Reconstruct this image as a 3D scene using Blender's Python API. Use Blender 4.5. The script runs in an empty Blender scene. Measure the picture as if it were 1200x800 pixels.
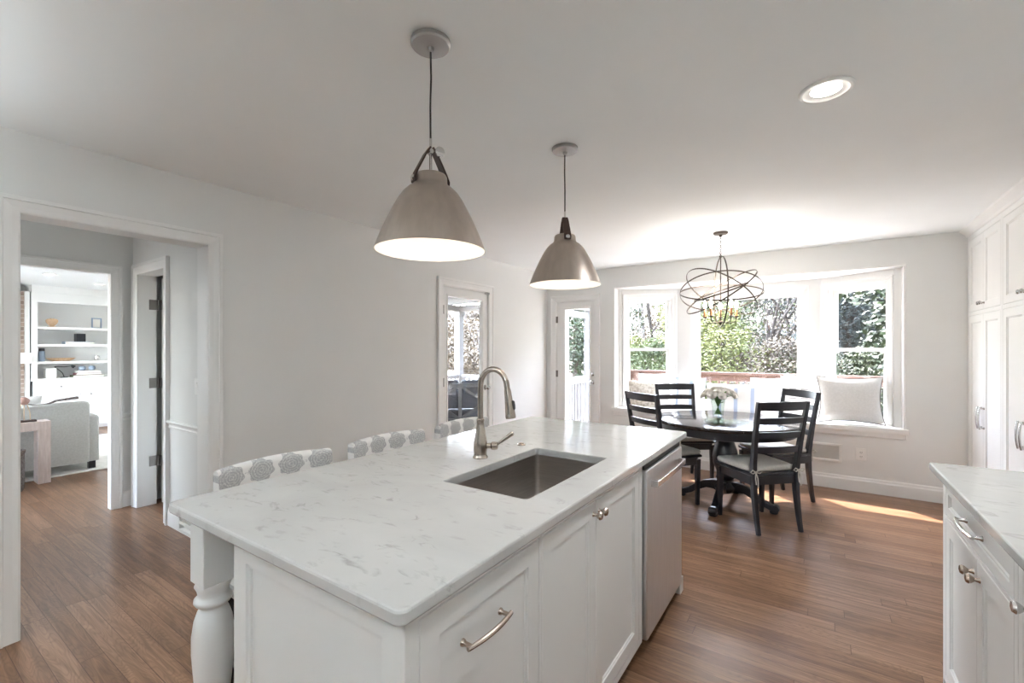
import bpy, bmesh, math, random
from mathutils import Vector, Matrix
random.seed(7)
C = bpy.context.scene.collection
sc = bpy.context.scene
PI = math.pi

# ------------------------------------------------------------------ camera
H = 1.396
YAW = math.radians(34.12)
cam = bpy.data.cameras.new('camera')
cam.sensor_fit = 'HORIZONTAL'; cam.sensor_width = 36.0
cam.lens = 36.0 * 528.4 / 1200.0
cam.shift_y = 8.5 / 1200.0
cam.clip_start = 0.02; cam.clip_end = 400
cam_o = bpy.data.objects.new('camera', cam); C.objects.link(cam_o)
cam_o.location = (0, 0, H); cam_o.rotation_euler = (PI/2, 0, YAW)
sc.camera = cam_o

# ------------------------------------------------------------------ world, sun, exposure
SKY = 2.15; SUN = 8.5
LAMP_K = 0.50          # interior lamp scale
w = bpy.data.worlds.new('world'); sc.world = w; w.use_nodes = True
nt = w.node_tree; nt.nodes.clear()
sky = nt.nodes.new('ShaderNodeTexSky'); sky.sky_type = 'NISHITA'; sky.sun_disc = False
sky.sun_elevation = math.radians(58); sky.sun_rotation = math.radians(-35); sky.altitude = 300
sky.air_density = 1.0; sky.dust_density = 1.5; sky.ozone_density = 1.0
bg = nt.nodes.new('ShaderNodeBackground'); bg.inputs[1].default_value = SKY
wo = nt.nodes.new('ShaderNodeOutputWorld')
hsv = nt.nodes.new('ShaderNodeHueSaturation'); hsv.inputs['Saturation'].default_value = 0.6
nt.links.new(sky.outputs[0], hsv.inputs['Color']); nt.links.new(hsv.outputs[0], bg.inputs[0]); nt.links.new(bg.outputs[0], wo.inputs[0])
sun = bpy.data.lights.new('sun', 'SUN'); sun.energy = SUN; sun.angle = math.radians(0.6); sun.color = (1.0, 0.98, 0.96)
sun_o = bpy.data.objects.new('sun', sun); C.objects.link(sun_o)
sun_dir = Vector((0.75, -0.64, -1.0))
sun_o.rotation_euler = sun_dir.to_track_quat('-Z', 'Y').to_euler(); sun_o.location = (-3, 12, 14)
sc.view_settings.view_transform = 'Standard'; sc.view_settings.look = 'None'
sc.view_settings.exposure = 2.2; sc.view_settings.gamma = 1.0; sc.view_settings.use_curve_mapping = False
sc.cycles.max_bounces = 10; sc.cycles.diffuse_bounces = 6; sc.cycles.glossy_bounces = 4
sc.cycles.transparent_max_bounces = 16; sc.cycles.sample_clamp_indirect = 6.0
sc.cycles.use_denoising = True; sc.cycles.caustics_reflective = False; sc.cycles.caustics_refractive = False

# ------------------------------------------------------------------ materials
def mat(name, col, rough=0.5, metal=0.0, spec=0.5, emit=None, es=0.0, coat=0.0, trans=0.0):
    m = bpy.data.materials.new(name); m.use_nodes = True
    b = m.node_tree.nodes['Principled BSDF']
    b.inputs['Base Color'].default_value = (*col, 1); b.inputs['Roughness'].default_value = rough
    b.inputs['Metallic'].default_value = metal; b.inputs['Specular IOR Level'].default_value = spec
    if coat: b.inputs['Coat Weight'].default_value = coat; b.inputs['Coat Roughness'].default_value = 0.15
    if emit: b.inputs['Emission Color'].default_value = (*emit, 1); b.inputs['Emission Strength'].default_value = es
    return m
def nodes(m): return m.node_tree.nodes, m.node_tree.links, m.node_tree.nodes['Principled BSDF']
def mottled(name, c1, c2, scale=8, rough=0.5, bump=0.0, bscale=60, metal=0.0, spec=0.5, stretch=(1,1,1), contrast=(0.35,0.65)):
    m = mat(name, c1, rough, metal, spec); n, l, b = nodes(m)
    tc = n.new('ShaderNodeTexCoord'); mp = n.new('ShaderNodeMapping'); mp.inputs['Scale'].default_value = stretch
    l.new(tc.outputs['Object'], mp.inputs[0])
    nz = n.new('ShaderNodeTexNoise'); nz.inputs['Scale'].default_value = scale; nz.inputs['Detail'].default_value = 5
    l.new(mp.outputs[0], nz.inputs['Vector'])
    r = n.new('ShaderNodeValToRGB'); r.color_ramp.elements[0].color = (*c1, 1); r.color_ramp.elements[1].color = (*c2, 1)
    r.color_ramp.elements[0].position = contrast[0]; r.color_ramp.elements[1].position = contrast[1]
    l.new(nz.outputs['Fac'], r.inputs[0]); l.new(r.outputs[0], b.inputs['Base Color'])
    if bump:
        n2 = n.new('ShaderNodeTexNoise'); n2.inputs['Scale'].default_value = bscale; l.new(mp.outputs[0], n2.inputs['Vector'])
        bp = n.new('ShaderNodeBump'); bp.inputs['Strength'].default_value = bump; bp.inputs['Distance'].default_value = 0.01
        l.new(n2.outputs['Fac'], bp.inputs['Height']); l.new(bp.outputs[0], b.inputs['Normal'])
    return m
M = {}
M['wall'] = mottled('wall_paint', (0.735,0.74,0.73), (0.75,0.755,0.745), 3, 0.75, 0.03, 200)
M['ceil'] = mottled('ceiling_paint', (0.85,0.875,0.88), (0.87,0.895,0.90), 2, 0.85)
M['trim'] = mottled('trim_paint', (0.80,0.80,0.79), (0.81,0.81,0.80), 4, 0.4)
M['cab'] = mottled('cabinet_paint', (0.70,0.70,0.69), (0.71,0.71,0.70), 4, 0.38)
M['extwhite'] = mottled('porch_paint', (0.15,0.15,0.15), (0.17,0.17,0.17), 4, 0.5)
M['nickel'] = mottled('brushed_nickel', (0.52,0.455,0.40), (0.58,0.51,0.45), 30, 0.34, metal=1.0, stretch=(1,1,0.05))
M['pull'] = mat('warm_nickel', (0.50,0.42,0.36), 0.25, 1.0)
M['chrome'] = mat('satin_metal', (0.62,0.61,0.60), 0.25, 1.0)
M['hinge'] = mat('hinge_metal', (0.22,0.21,0.20), 0.4, 1.0)
M['faucet'] = mottled('brushed_bronze', (0.36,0.31,0.27), (0.42,0.36,0.31), 40, 0.26, metal=1.0, stretch=(1,1,0.1))
M['steel'] = mottled('stainless_steel', (0.66,0.67,0.69), (0.74,0.75,0.77), 6, 0.42, metal=1.0, stretch=(1,60,1))
M['sink'] = mottled('sink_steel', (0.40,0.37,0.345), (0.46,0.425,0.40), 8, 0.33, metal=1.0, stretch=(1,1,30))
M['black'] = mottled('black_paint', (0.010,0.011,0.016), (0.018,0.019,0.024), 12, 0.28, spec=0.5)
M['tabletop'] = mottled('ebony_wood', (0.016,0.014,0.016), (0.040,0.028,0.024), 6, 0.14, stretch=(12,1,1), spec=0.6)
M['iron'] = mat('dark_iron', (0.07,0.055,0.045), 0.45, 0.8)
M['copper'] = mat('copper_sleeve', (0.45,0.20,0.10), 0.4, 0.6)
M['leather'] = mottled('brown_leather', (0.035,0.018,0.012), (0.06,0.03,0.02), 30, 0.5)
M['cord'] = mat('black_cord', (0.015,0.013,0.012), 0.6)
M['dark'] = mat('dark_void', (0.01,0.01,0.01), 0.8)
M['rubber'] = mat('dark_rubber', (0.03,0.03,0.03), 0.6)
M['cushion'] = mottled('linen_fabric', (0.52,0.50,0.46), (0.60,0.575,0.53), 90, 0.9, 0.3, 400)
M['white_fabric'] = mottled('white_fabric', (0.74,0.74,0.74), (0.80,0.80,0.80), 30, 0.95, 0.25, 120)
M['grey_fabric'] = mottled('pale_grey_fabric', (0.60,0.59,0.58), (0.67,0.66,0.65), 60, 0.95, 0.25, 200)
M['beige_fabric'] = mottled('beige_print_fabric', (0.52,0.48,0.42), (0.74,0.71,0.66), 28, 0.95, 0.25, 200, contrast=(0.42,0.55))
M['pale_pillow'] = mottled('ivory_linen', (0.68,0.675,0.665), (0.74,0.735,0.725), 60, 0.95, 0.15, 200)
M['piping'] = mat('charcoal_piping', (0.12,0.11,0.11), 0.8)
M['sofa'] = mottled('sofa_linen', (0.50,0.51,0.49), (0.56,0.57,0.55), 60, 0.95, 0.2, 300)
M['shade_in'] = mat('white_enamel', (0.60,0.55,0.48), 0.5)
M['plate'] = mat('white_plastic', (0.80,0.80,0.78), 0.3)
M['blush'] = mottled('whitewashed_wood', (0.62,0.52,0.48), (0.72,0.62,0.58), 8, 0.6, stretch=(1,8,1))
M['rope'] = mottled('grey_woven_rope', (0.10,0.085,0.08), (0.24,0.21,0.20), 60, 0.9, 0.6, 90)
M['rug'] = mottled('pale_rug', (0.68,0.66,0.62), (0.78,0.76,0.72), 20, 0.95)
M['bulb'] = mat('lit_bulb', (1,0.9,0.75), 0.3, emit=(1.0,0.78,0.52), es=20.0)
M['flood'] = mat('lit_lens', (1,1,1), 0.3, emit=(1.0,0.95,0.88), es=7.0)
M['petal'] = mottled('cream_petals', (0.84,0.81,0.76), (0.93,0.91,0.88), 60, 0.8)
M['stem'] = mottled('green_stems', (0.05,0.14,0.02), (0.14,0.28,0.06), 40, 0.5)
M['blueglass'] = mat('blue_ceramic', (0.25,0.31,0.40), 0.3)
M['tan'] = mottled('tan_wood', (0.55,0.36,0.22), (0.68,0.48,0.32), 30, 0.6)
M['paper'] = mat('cream_paper', (0.70,0.67,0.62), 0.8)
M['redbook'] = mat('maroon_cloth', (0.16,0.06,0.07), 0.7)
M['greenbook'] = mat('olive_cloth', (0.10,0.11,0.06), 0.7)
M['pink'] = mat('rose_stone', (0.40,0.24,0.20), 0.5)
M['brasswire'] = mat('pale_brass', (0.60,0.45,0.30), 0.35, 1.0)
M['deck'] = mottled('deck_boards', (0.38,0.33,0.28), (0.48,0.42,0.37), 5, 0.8, stretch=(1,10,1))
M['rail'] = mottled('redwood_rail', (0.046,0.020,0.011), (0.066,0.030,0.017), 6, 0.75, stretch=(1,8,8))
M['bark'] = mottled('tree_bark', (0.03,0.022,0.017), (0.08,0.06,0.05), 10, 0.95, stretch=(1,1,0.2))
M['greybark'] = mottled('grey_bark', (0.035,0.028,0.024), (0.085,0.070,0.060), 10, 0.95, stretch=(1,1,0.2))
M['ground'] = mottled('leaf_litter', (0.08,0.062,0.045), (0.16,0.125,0.085), 2.5, 1.0)
def leafmat(name, c1, c2):
    m = mottled(name, c1, c2, 1.6, 0.6, contrast=(0.4,0.6))
    n, l, b = nodes(m)
    ramp = [x for x in n if x.type == 'VALTORGB'][0]
    n2 = n.new('ShaderNodeTexNoise'); n2.inputs['Scale'].default_value = 14
    tc = [x for x in n if x.type == 'TEX_COORD'][0]; l.new(tc.outputs['Object'], n2.inputs['Vector'])
    mx = n.new('ShaderNodeMixRGB'); mx.blend_type = 'MULTIPLY'; mx.inputs[0].default_value = 0.75
    r2 = n.new('ShaderNodeValToRGB'); r2.color_ramp.elements[0].position = 0.35; r2.color_ramp.elements[1].position = 0.65
    r2.color_ramp.elements[0].color = (0.03,0.03,0.03,1); r2.color_ramp.elements[1].color = (0.27,0.25,0.20,1)
    l.new(n2.outputs['Fac'], r2.inputs[0]); l.new(ramp.outputs[0], mx.inputs[1]); l.new(r2.outputs[0], mx.inputs[2]); l.new(mx.outputs[0], b.inputs['Base Color'])
    return m
M['leaf_dark'] = leafmat('evergreen_leaf', (0.030,0.055,0.016), (0.075,0.115,0.035))
M['leaf_mid'] = leafmat('green_leaf', (0.07,0.11,0.02), (0.17,0.21,0.05))
M['leaf_yel'] = leafmat('spring_leaf', (0.20,0.24,0.05), (0.38,0.38,0.12))
M['leaf_brown'] = leafmat('dry_leaf', (0.15,0.11,0.07), (0.26,0.20,0.13))
M['leaf_blue'] = leafmat('cedar_leaf', (0.05,0.075,0.075), (0.11,0.14,0.13))

def glass_mat(name, tint=(1,1,1), ior=1.45):
    m = bpy.data.materials.new(name); m.use_nodes = True; n = m.node_tree.nodes; l = m.node_tree.links; n.clear()
    o = n.new('ShaderNodeOutputMaterial'); mx = n.new('ShaderNodeMixShader'); lw = n.new('ShaderNodeLayerWeight')
    pw = n.new('ShaderNodeMath'); pw.operation = 'POWER'; pw.inputs[1].default_value = 5.0; l.new(lw.outputs['Facing'], pw.inputs[0])
    f = n.new('ShaderNodeMath'); f.operation = 'MULTIPLY_ADD'; f.inputs[1].default_value = 0.96; f.inputs[2].default_value = (ior-1)**2/(ior+1)**2; l.new(pw.outputs[0], f.inputs[0])
    t = n.new('ShaderNodeBsdfTransparent'); t.inputs[0].default_value = (*tint, 1)
    g = n.new('ShaderNodeBsdfGlossy'); g.inputs['Roughness'].default_value = 0.02
    l.new(f.outputs[0], mx.inputs[0]); l.new(t.outputs[0], mx.inputs[1]); l.new(g.outputs[0], mx.inputs[2]); l.new(mx.outputs[0], o.inputs[0])
    return m
M['glass'] = glass_mat('window_glass'); M['vase'] = glass_mat('clear_glass', (0.93,0.97,0.95), 1.5)

def floor_mat():
    m = mat('oak_floor', (0.2,0.1,0.05), 0.30, spec=0.28); n, l, b = nodes(m)
    tc = n.new('ShaderNodeTexCoord')
    sp = n.new('ShaderNodeSeparateXYZ'); l.new(tc.outputs['Object'], sp.inputs[0])
    def mth(op, a, bb=None, c=None):
        x = n.new('ShaderNodeMath'); x.operation = op
        for i, v in enumerate((a, bb, c)):
            if v is None: continue
            if isinstance(v, (int, float)): x.inputs[i].default_value = v
            else: l.new(v, x.inputs[i])
        return x.outputs[0]
    ry = mth('DIVIDE', sp.outputs[1], 0.083); row = mth('FLOOR', ry)
    wn = n.new('ShaderNodeTexWhiteNoise'); wn.noise_dimensions = '1D'; l.new(row, wn.inputs['W'])
    rx = mth('DIVIDE', mth('MULTIPLY_ADD', wn.outputs['Value'], 9.0, sp.outputs[0]), 1.25); col = mth('FLOOR', rx)
    cb = n.new('ShaderNodeCombineXYZ'); l.new(row, cb.inputs[0]); l.new(col, cb.inputs[1])
    w2 = n.new('ShaderNodeTexWhiteNoise'); w2.noise_dimensions = '2D'; l.new(cb.outputs[0], w2.inputs['Vector'])
    gy = mth('LESS_THAN', mth('PINGPONG', ry, 0.5), 0.012); gx = mth('LESS_THAN', mth('PINGPONG', rx, 0.5), 0.0009)
    gap = mth('MAXIMUM', gy, gx)
    ramp = n.new('ShaderNodeValToRGB'); e = ramp.color_ramp.elements
    e[0].color = (0.178,0.092,0.050,1); e[1].color = (0.282,0.165,0.102,1)
    l.new(w2.outputs['Value'], ramp.inputs[0])
    # long grain
    mp = n.new('ShaderNodeMapping'); mp.inputs['Scale'].default_value = (1.6, 26, 1); l.new(tc.outputs['Object'], mp.inputs[0])
    addv = n.new('ShaderNodeVectorMath'); addv.operation = 'MULTIPLY_ADD'
    addv.inputs[1].default_value = (7.3, 3.1, 0); l.new(w2.outputs['Color'], addv.inputs[0]); l.new(mp.outputs[0], addv.inputs[2])
    nz = n.new('ShaderNodeTexNoise'); nz.inputs['Scale'].default_value = 1.6; nz.inputs['Detail'].default_value = 6; nz.inputs['Distortion'].default_value = 1.2
    l.new(addv.outputs[0], nz.inputs['Vector'])
    r2 = n.new('ShaderNodeValToRGB'); r2.color_ramp.elements[0].position = 0.36; r2.color_ramp.elements[1].position = 0.66
    r2.color_ramp.elements[0].color = (0.66,0.62,0.58,1); r2.color_ramp.elements[1].color = (1.18,1.18,1.18,1)
    l.new(nz.outputs['Fac'], r2.inputs[0])
    mx = n.new('ShaderNodeMixRGB'); mx.blend_type = 'MULTIPLY'; mx.inputs[0].default_value = 0.9
    l.new(ramp.outputs[0], mx.inputs[1]); l.new(r2.outputs[0], mx.inputs[2])
    # cathedral rings
    mp2 = n.new('ShaderNodeMapping'); mp2.inputs['Scale'].default_value = (1.3, 9, 1); l.new(tc.outputs['Object'], mp2.inputs[0])
    n3 = n.new('ShaderNodeTexNoise'); n3.inputs['Scale'].default_value = 1.4; n3.inputs['Detail'].default_value = 1.5; l.new(mp2.outputs[0], n3.inputs['Vector'])
    ml = n.new('ShaderNodeMath'); ml.operation = 'MULTIPLY'; ml.inputs[1].default_value = 26; l.new(n3.outputs['Fac'], ml.inputs[0])
    fr = n.new('ShaderNodeMath'); fr.operation = 'PINGPONG'; fr.inputs[1].default_value = 0.5; l.new(ml.outputs[0], fr.inputs[0])
    r3 = n.new('ShaderNodeValToRGB'); r3.color_ramp.elements[0].position = 0.0; r3.color_ramp.elements[1].position = 0.28
    r3.color_ramp.elements[0].color = (0.72,0.70,0.68,1); r3.color_ramp.elements[1].color = (1.05,1.05,1.05,1)
    l.new(fr.outputs[0], r3.inputs[0])
    mx2 = n.new('ShaderNodeMixRGB'); mx2.blend_type = 'MULTIPLY'; mx2.inputs[0].default_value = 0.6
    l.new(mx.outputs[0], mx2.inputs[1]); l.new(r3.outputs[0], mx2.inputs[2])
    mm = n.new('ShaderNodeMixRGB'); mm.blend_type = 'MIX'; l.new(gap, mm.inputs[0]); l.new(mx2.outputs[0], mm.inputs[1]); mm.inputs[2].default_value = (0.07,0.03,0.016,1)
    l.new(mm.outputs[0], b.inputs['Base Color'])
    rr = n.new('ShaderNodeMapRange'); rr.inputs[3].default_value = 0.24; rr.inputs[4].default_value = 0.38; l.new(nz.outputs['Fac'], rr.inputs[0]); l.new(rr.outputs[0], b.inputs['Roughness'])
    bp = n.new('ShaderNodeBump'); bp.inputs['Strength'].default_value = 0.12; bp.inputs['Distance'].default_value = 0.002
    l.new(nz.outputs['Fac'], bp.inputs['Height']); l.new(bp.outputs[0], b.inputs['Normal'])
    return m
M['floor'] = floor_mat()
def quartz():
    m = mat('white_quartz', (0.7,0.69,0.66), 0.10, spec=0.5); n, l, b = nodes(m)
    tc = n.new('ShaderNodeTexCoord')
    mp = n.new('ShaderNodeMapping'); mp.inputs['Rotation'].default_value = (0,0,-0.15); mp.inputs['Scale'].default_value = (1.0,2.0,1); l.new(tc.outputs['Object'], mp.inputs[0])
    def noise(s, d, dist=0.0):
        x = n.new('ShaderNodeTexNoise'); x.inputs['Scale'].default_value = s; x.inputs['Detail'].default_value = d; x.inputs['Distortion'].default_value = dist
        l.new(mp.outputs[0], x.inputs['Vector']); return x
    a = noise(7.0, 6, 1.2)                      # thin broken veins
    s = n.new('ShaderNodeMath'); s.operation = 'SUBTRACT'; s.inputs[1].default_value = 0.5; l.new(a.outputs['Fac'], s.inputs[0])
    ab = n.new('ShaderNodeMath'); ab.operation = 'ABSOLUTE'; l.new(s.outputs[0], ab.inputs[0])
    rv = n.new('ShaderNodeValToRGB'); rv.color_ramp.elements[0].position = 0.0; rv.color_ramp.elements[1].position = 0.05
    rv.color_ramp.elements[0].color = (0.8,0.8,0.8,1); rv.color_ramp.elements[1].color = (0,0,0,1); l.new(ab.outputs[0], rv.inputs[0])
    g = noise(9.0, 7, 0.3); rg = n.new('ShaderNodeValToRGB'); rg.color_ramp.elements[0].position = 0.53; rg.color_ramp.elements[1].position = 0.68
    l.new(g.outputs['Fac'], rg.inputs[0])
    mu0 = n.new('ShaderNodeMath'); mu0.operation = 'MULTIPLY'; l.new(rv.outputs[0], mu0.inputs[0]); l.new(rg.outputs[0], mu0.inputs[1])
    sm = noise(16.0, 5, 0.4); rs = n.new('ShaderNodeValToRGB'); rs.color_ramp.elements[0].position = 0.64; rs.color_ramp.elements[1].position = 0.74
    rs.color_ramp.elements[1].color = (0.35,0.35,0.35,1); l.new(sm.outputs['Fac'], rs.inputs[0])
    mu = n.new('ShaderNodeMath'); mu.operation = 'MAXIMUM'; l.new(mu0.outputs[0], mu.inputs[0]); l.new(rs.outputs[0], mu.inputs[1])
    cl = noise(2.2, 6, 1.0); rc = n.new('ShaderNodeValToRGB'); rc.color_ramp.elements[0].position = 0.3; rc.color_ramp.elements[1].position = 0.7
    rc.color_ramp.elements[0].color = (0.46,0.457,0.445,1); rc.color_ramp.elements[1].color = (0.51,0.507,0.495,1); l.new(cl.outputs['Fac'], rc.inputs[0])
    mx = n.new('ShaderNodeMixRGB'); mx.inputs[2].default_value = (0.29,0.285,0.27,1); l.new(mu.outputs[0], mx.inputs[0]); l.new(rc.outputs[0], mx.inputs[1])
    l.new(mx.outputs[0], b.inputs['Base Color']); return m
M['quartz'] = quartz()
def medallion():
    m = mat('medallion_fabric', (0.6,0.6,0.6), 0.95); n, l, b = nodes(m)
    tc = n.new('ShaderNodeTexCoord'); sp = n.new('ShaderNodeSeparateXYZ'); l.new(tc.outputs['Object'], sp.inputs[0])
    def mth(op, a, bb=None):
        x = n.new('ShaderNodeMath'); x.operation = op
        for i, v in enumerate((a, bb)):
            if v is None: continue
            if isinstance(v, (int, float)): x.inputs[i].default_value = v
            else: l.new(v, x.inputs[i])
        return x.outputs[0]
    P = 0.125
    fy = mth('SUBTRACT', mth('FRACT', mth('DIVIDE', mth('ADD', sp.outputs[1], 5.0), P)), 0.5)
    fz = mth('SUBTRACT', mth('FRACT', mth('DIVIDE', mth('ADD', sp.outputs[2], 5.0-0.905-P/2+P*40), P)), 0.5)
    d = mth('SQRT', mth('ADD', mth('MULTIPLY', fy, fy), mth('MULTIPLY', mth('MULTIPLY', fz, fz), 1.4)))
    ang = mth('ARCTAN2', fz, fy); wob = mth('MULTIPLY', mth('SINE', mth('MULTIPLY', ang, 8.0)), 0.035)
    inside = mth('LESS_THAN', mth('ADD', d, wob), 0.42)
    vo = n.new('ShaderNodeTexVoronoi'); vo.inputs['Scale'].default_value = 130; l.new(tc.outputs['Object'], vo.inputs['Vector'])
    spk = mth('LESS_THAN', vo.outputs['Distance'], 0.38)
    ring = mth('LESS_THAN', mth('SINE', mth('MULTIPLY', d, 70.0)), 0.0)
    k = mth('ADD', mth('MULTIPLY', spk, 0.5), mth('MULTIPLY', ring, 0.35))
    c = n.new('ShaderNodeMixRGB'); c.inputs[1].default_value = (0.34,0.34,0.34,1); c.inputs[2].default_value = (0.56,0.55,0.54,1); l.new(k, c.inputs[0])
    band = mth('MULTIPLY', mth('LESS_THAN', mth('ABSOLUTE', fz), 0.05), spk)
    o = n.new('ShaderNodeMixRGB'); o.inputs[1].default_value = (0.66,0.65,0.63,1); l.new(mth('MAXIMUM', inside, band), o.inputs[0]); l.new(c.outputs[0], o.inputs[2])
    l.new(o.outputs[0], b.inputs['Base Color']); return m
M['medal'] = medallion()
def striped(name, base, st, period, width, axis=0, dash=False):
    m = mat(name, base, 0.95); n, l, b = nodes(m)
    tc = n.new('ShaderNodeTexCoord'); sp = n.new('ShaderNodeSeparateXYZ'); l.new(tc.outputs['Object'], sp.inputs[0])
    a = n.new('ShaderNodeMath'); a.operation = 'DIVIDE'; a.inputs[1].default_value = period; l.new(sp.outputs[axis], a.inputs[0])
    f = n.new('ShaderNodeMath'); f.operation = 'FRACT'; l.new(a.outputs[0], f.inputs[0])
    t = n.new('ShaderNodeMath'); t.operation = 'LESS_THAN'; t.inputs[1].default_value = width; l.new(f.outputs[0], t.inputs[0])
    out = t.outputs[0]
    if dash:
        a2 = n.new('ShaderNodeMath'); a2.operation = 'DIVIDE'; a2.inputs[1].default_value = 0.11; l.new(sp.outputs[0 if axis == 2 else 2], a2.inputs[0])
        f2 = n.new('ShaderNodeMath'); f2.operation = 'FRACT'; l.new(a2.outputs[0], f2.inputs[0])
        t2 = n.new('ShaderNodeMath'); t2.operation = 'LESS_THAN'; t2.inputs[1].default_value = 0.6; l.new(f2.outputs[0], t2.inputs[0])
        mu = n.new('ShaderNodeMath'); mu.operation = 'MULTIPLY'; l.new(out, mu.inputs[0]); l.new(t2.outputs[0], mu.inputs[1]); out = mu.outputs[0]
    mx = n.new('ShaderNodeMixRGB'); mx.inputs[1].default_value = (*base, 1); mx.inputs[2].default_value = (*st, 1); l.new(out, mx.inputs[0]); l.new(mx.outputs[0], b.inputs['Base Color'])
    return m
M['bluestripe'] = striped('blue_striped_cotton', (0.78,0.78,0.78), (0.42,0.50,0.66), 0.17, 0.22, 0)
M['dash'] = striped('dashed_stripe_cotton', (0.74,0.73,0.71), (0.25,0.25,0.27), 0.10, 0.10, 2, True)
def brick():
    m = mat('red_brick', (0.3,0.2,0.15), 0.9); n, l, b = nodes(m)
    tc = n.new('ShaderNodeTexCoord'); sp = n.new('ShaderNodeSeparateXYZ'); l.new(tc.outputs['Object'], sp.inputs[0])
    cb = n.new('ShaderNodeCombineXYZ'); l.new(sp.outputs[1], cb.inputs[0]); l.new(sp.outputs[2], cb.inputs[1])
    br = n.new('ShaderNodeTexBrick'); br.inputs['Scale'].default_value = 1; br.inputs['Brick Width'].default_value = 0.2; br.inputs['Row Height'].default_value = 0.07
    br.inputs['Mortar Size'].default_value = 0.006; br.inputs['Color1'].default_value = (0.17,0.12,0.095,1); br.inputs['Color2'].default_value = (0.30,0.23,0.19,1); br.inputs['Mortar'].default_value = (0.45,0.40,0.36,1)
    l.new(cb.outputs[0], br.inputs['Vector']); l.new(br.outputs['Color'], b.inputs['Base Color']); return m
M['brick'] = brick()

# ------------------------------------------------------------------ helpers
def new(): return bmesh.new()
def wloc(o):
    v = Vector((0,0,0))
    while o is not None: v += o.location; o = o.parent
    return v
def obj(name, bm, m, parent=None, smooth=False, local=False, angle=35, bevel=0.0):
    """mesh built in world coordinates (or local=True: in the parent's coordinates)"""
    if parent is not None and not local: bmesh.ops.translate(bm, verts=bm.verts, vec=-wloc(parent))
    bmesh.ops.recalc_face_normals(bm, faces=bm.faces)
    me = bpy.data.meshes.new(name); bm.to_mesh(me); bm.free()
    me.materials.append(m if not isinstance(m, str) else M[m])
    if smooth:
        me.polygons.foreach_set('use_smooth', [True]*len(me.polygons))
        me.set_sharp_from_angle(angle=math.radians(angle))
    o = bpy.data.objects.new(name, me); C.objects.link(o); o.parent = parent
    if bevel:
        md = o.modifiers.new('bevel', 'BEVEL'); md.width = bevel; md.segments = 2; md.limit_method = 'ANGLE'; md.angle_limit = math.radians(40)
    return o
def tag(o, label, cat, group=None, kind=None):
    o['label'] = label; o['category'] = cat
    if group: o['group'] = group
    if kind: o['kind'] = kind
    return o
def thing(name, label, cat, loc=(0,0,0), rz=0, group=None):
    o = bpy.data.objects.new(name, None); C.objects.link(o); o.location = loc; o.rotation_euler = (0,0,rz); o.empty_display_size = 0.1
    return tag(o, label, cat, group)
def struct(name, bm, m, label=None, cat=None, parent=None, **k):
    o = obj(name, bm, m, parent, **k)
    if parent is None:
        o['kind'] = 'structure'
        o['label'] = label or name.replace('_', ' '); o['category'] = cat or name.split('_')[0]
    return o
def sthing(name, label, cat, loc):
    o = thing(name, label, cat, loc); o['kind'] = 'structure'; return o
def copy_tree(o, parent=None):
    c = o.copy(); C.objects.link(c)
    if parent is not None: c.parent = parent
    for ch in list(o.children): copy_tree(ch, c)
    return c
def box(bm, x0, x1, y0, y1, z0, z1):
    vs = [bm.verts.new((x, y, z)) for z in (z0, z1) for y in (y0, y1) for x in (x0, x1)]
    for f in ((0,1,3,2), (4,6,7,5), (0,4,5,1), (2,3,7,6), (0,2,6,4), (1,5,7,3)): bm.faces.new([vs[i] for i in f])
    return vs
class Fr:
    """2-D frame on a vertical plane: u along, v up, w outward"""
    def __init__(s, o, u, w): s.o = Vector(o); s.u = Vector(u).normalized(); s.w = Vector(w).normalized()
    def p(s, u, v, w=0): return s.o + s.u*u + s.w*w + Vector((0,0,v))
def fbox(bm, fr, u0, u1, v0, v1, w0, w1):
    vs = [bm.verts.new(fr.p(u, v, w_)) for v in (v0, v1) for w_ in (w0, w1) for u in (u0, u1)]
    for f in ((0,1,3,2), (4,6,7,5), (0,4,5,1), (2,3,7,6), (0,2,6,4), (1,5,7,3)): bm.faces.new([vs[i] for i in f])
def loft(bm, rings, cap0=True, cap1=True, closed=True):
    vr = [[bm.verts.new(p) for p in r] for r in rings]; n = len(vr[0])
    for a, b in zip(vr, vr[1:]):
        for i in range(n if closed else n-1):
            j = (i+1) % n; bm.faces.new((a[i], a[j], b[j], b[i]))
    if cap0: bm.faces.new(vr[0][::-1])
    if cap1: bm.faces.new(vr[-1])
    return vr
def lathe(bm, prof, c=(0,0,0), segs=32, cap0=True, cap1=True):
    rings = [[(c[0]+r*math.cos(2*PI*i/segs), c[1]+r*math.sin(2*PI*i/segs), c[2]+z) for i in range(segs)] for r, z in prof]
    return loft(bm, rings, cap0, cap1)
def axis_lathe(bm, prof, o, d, segs=20):
    """profile (r, t) revolved about the line o + t*d"""
    d = Vector(d).normalized(); a = d.orthogonal().normalized(); b = d.cross(a); o = Vector(o)
    rings = [[o + d*t + a*(r*math.cos(2*PI*i/segs)) + b*(r*math.sin(2*PI*i/segs)) for i in range(segs)] for r, t in prof]
    return loft(bm, rings)
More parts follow.
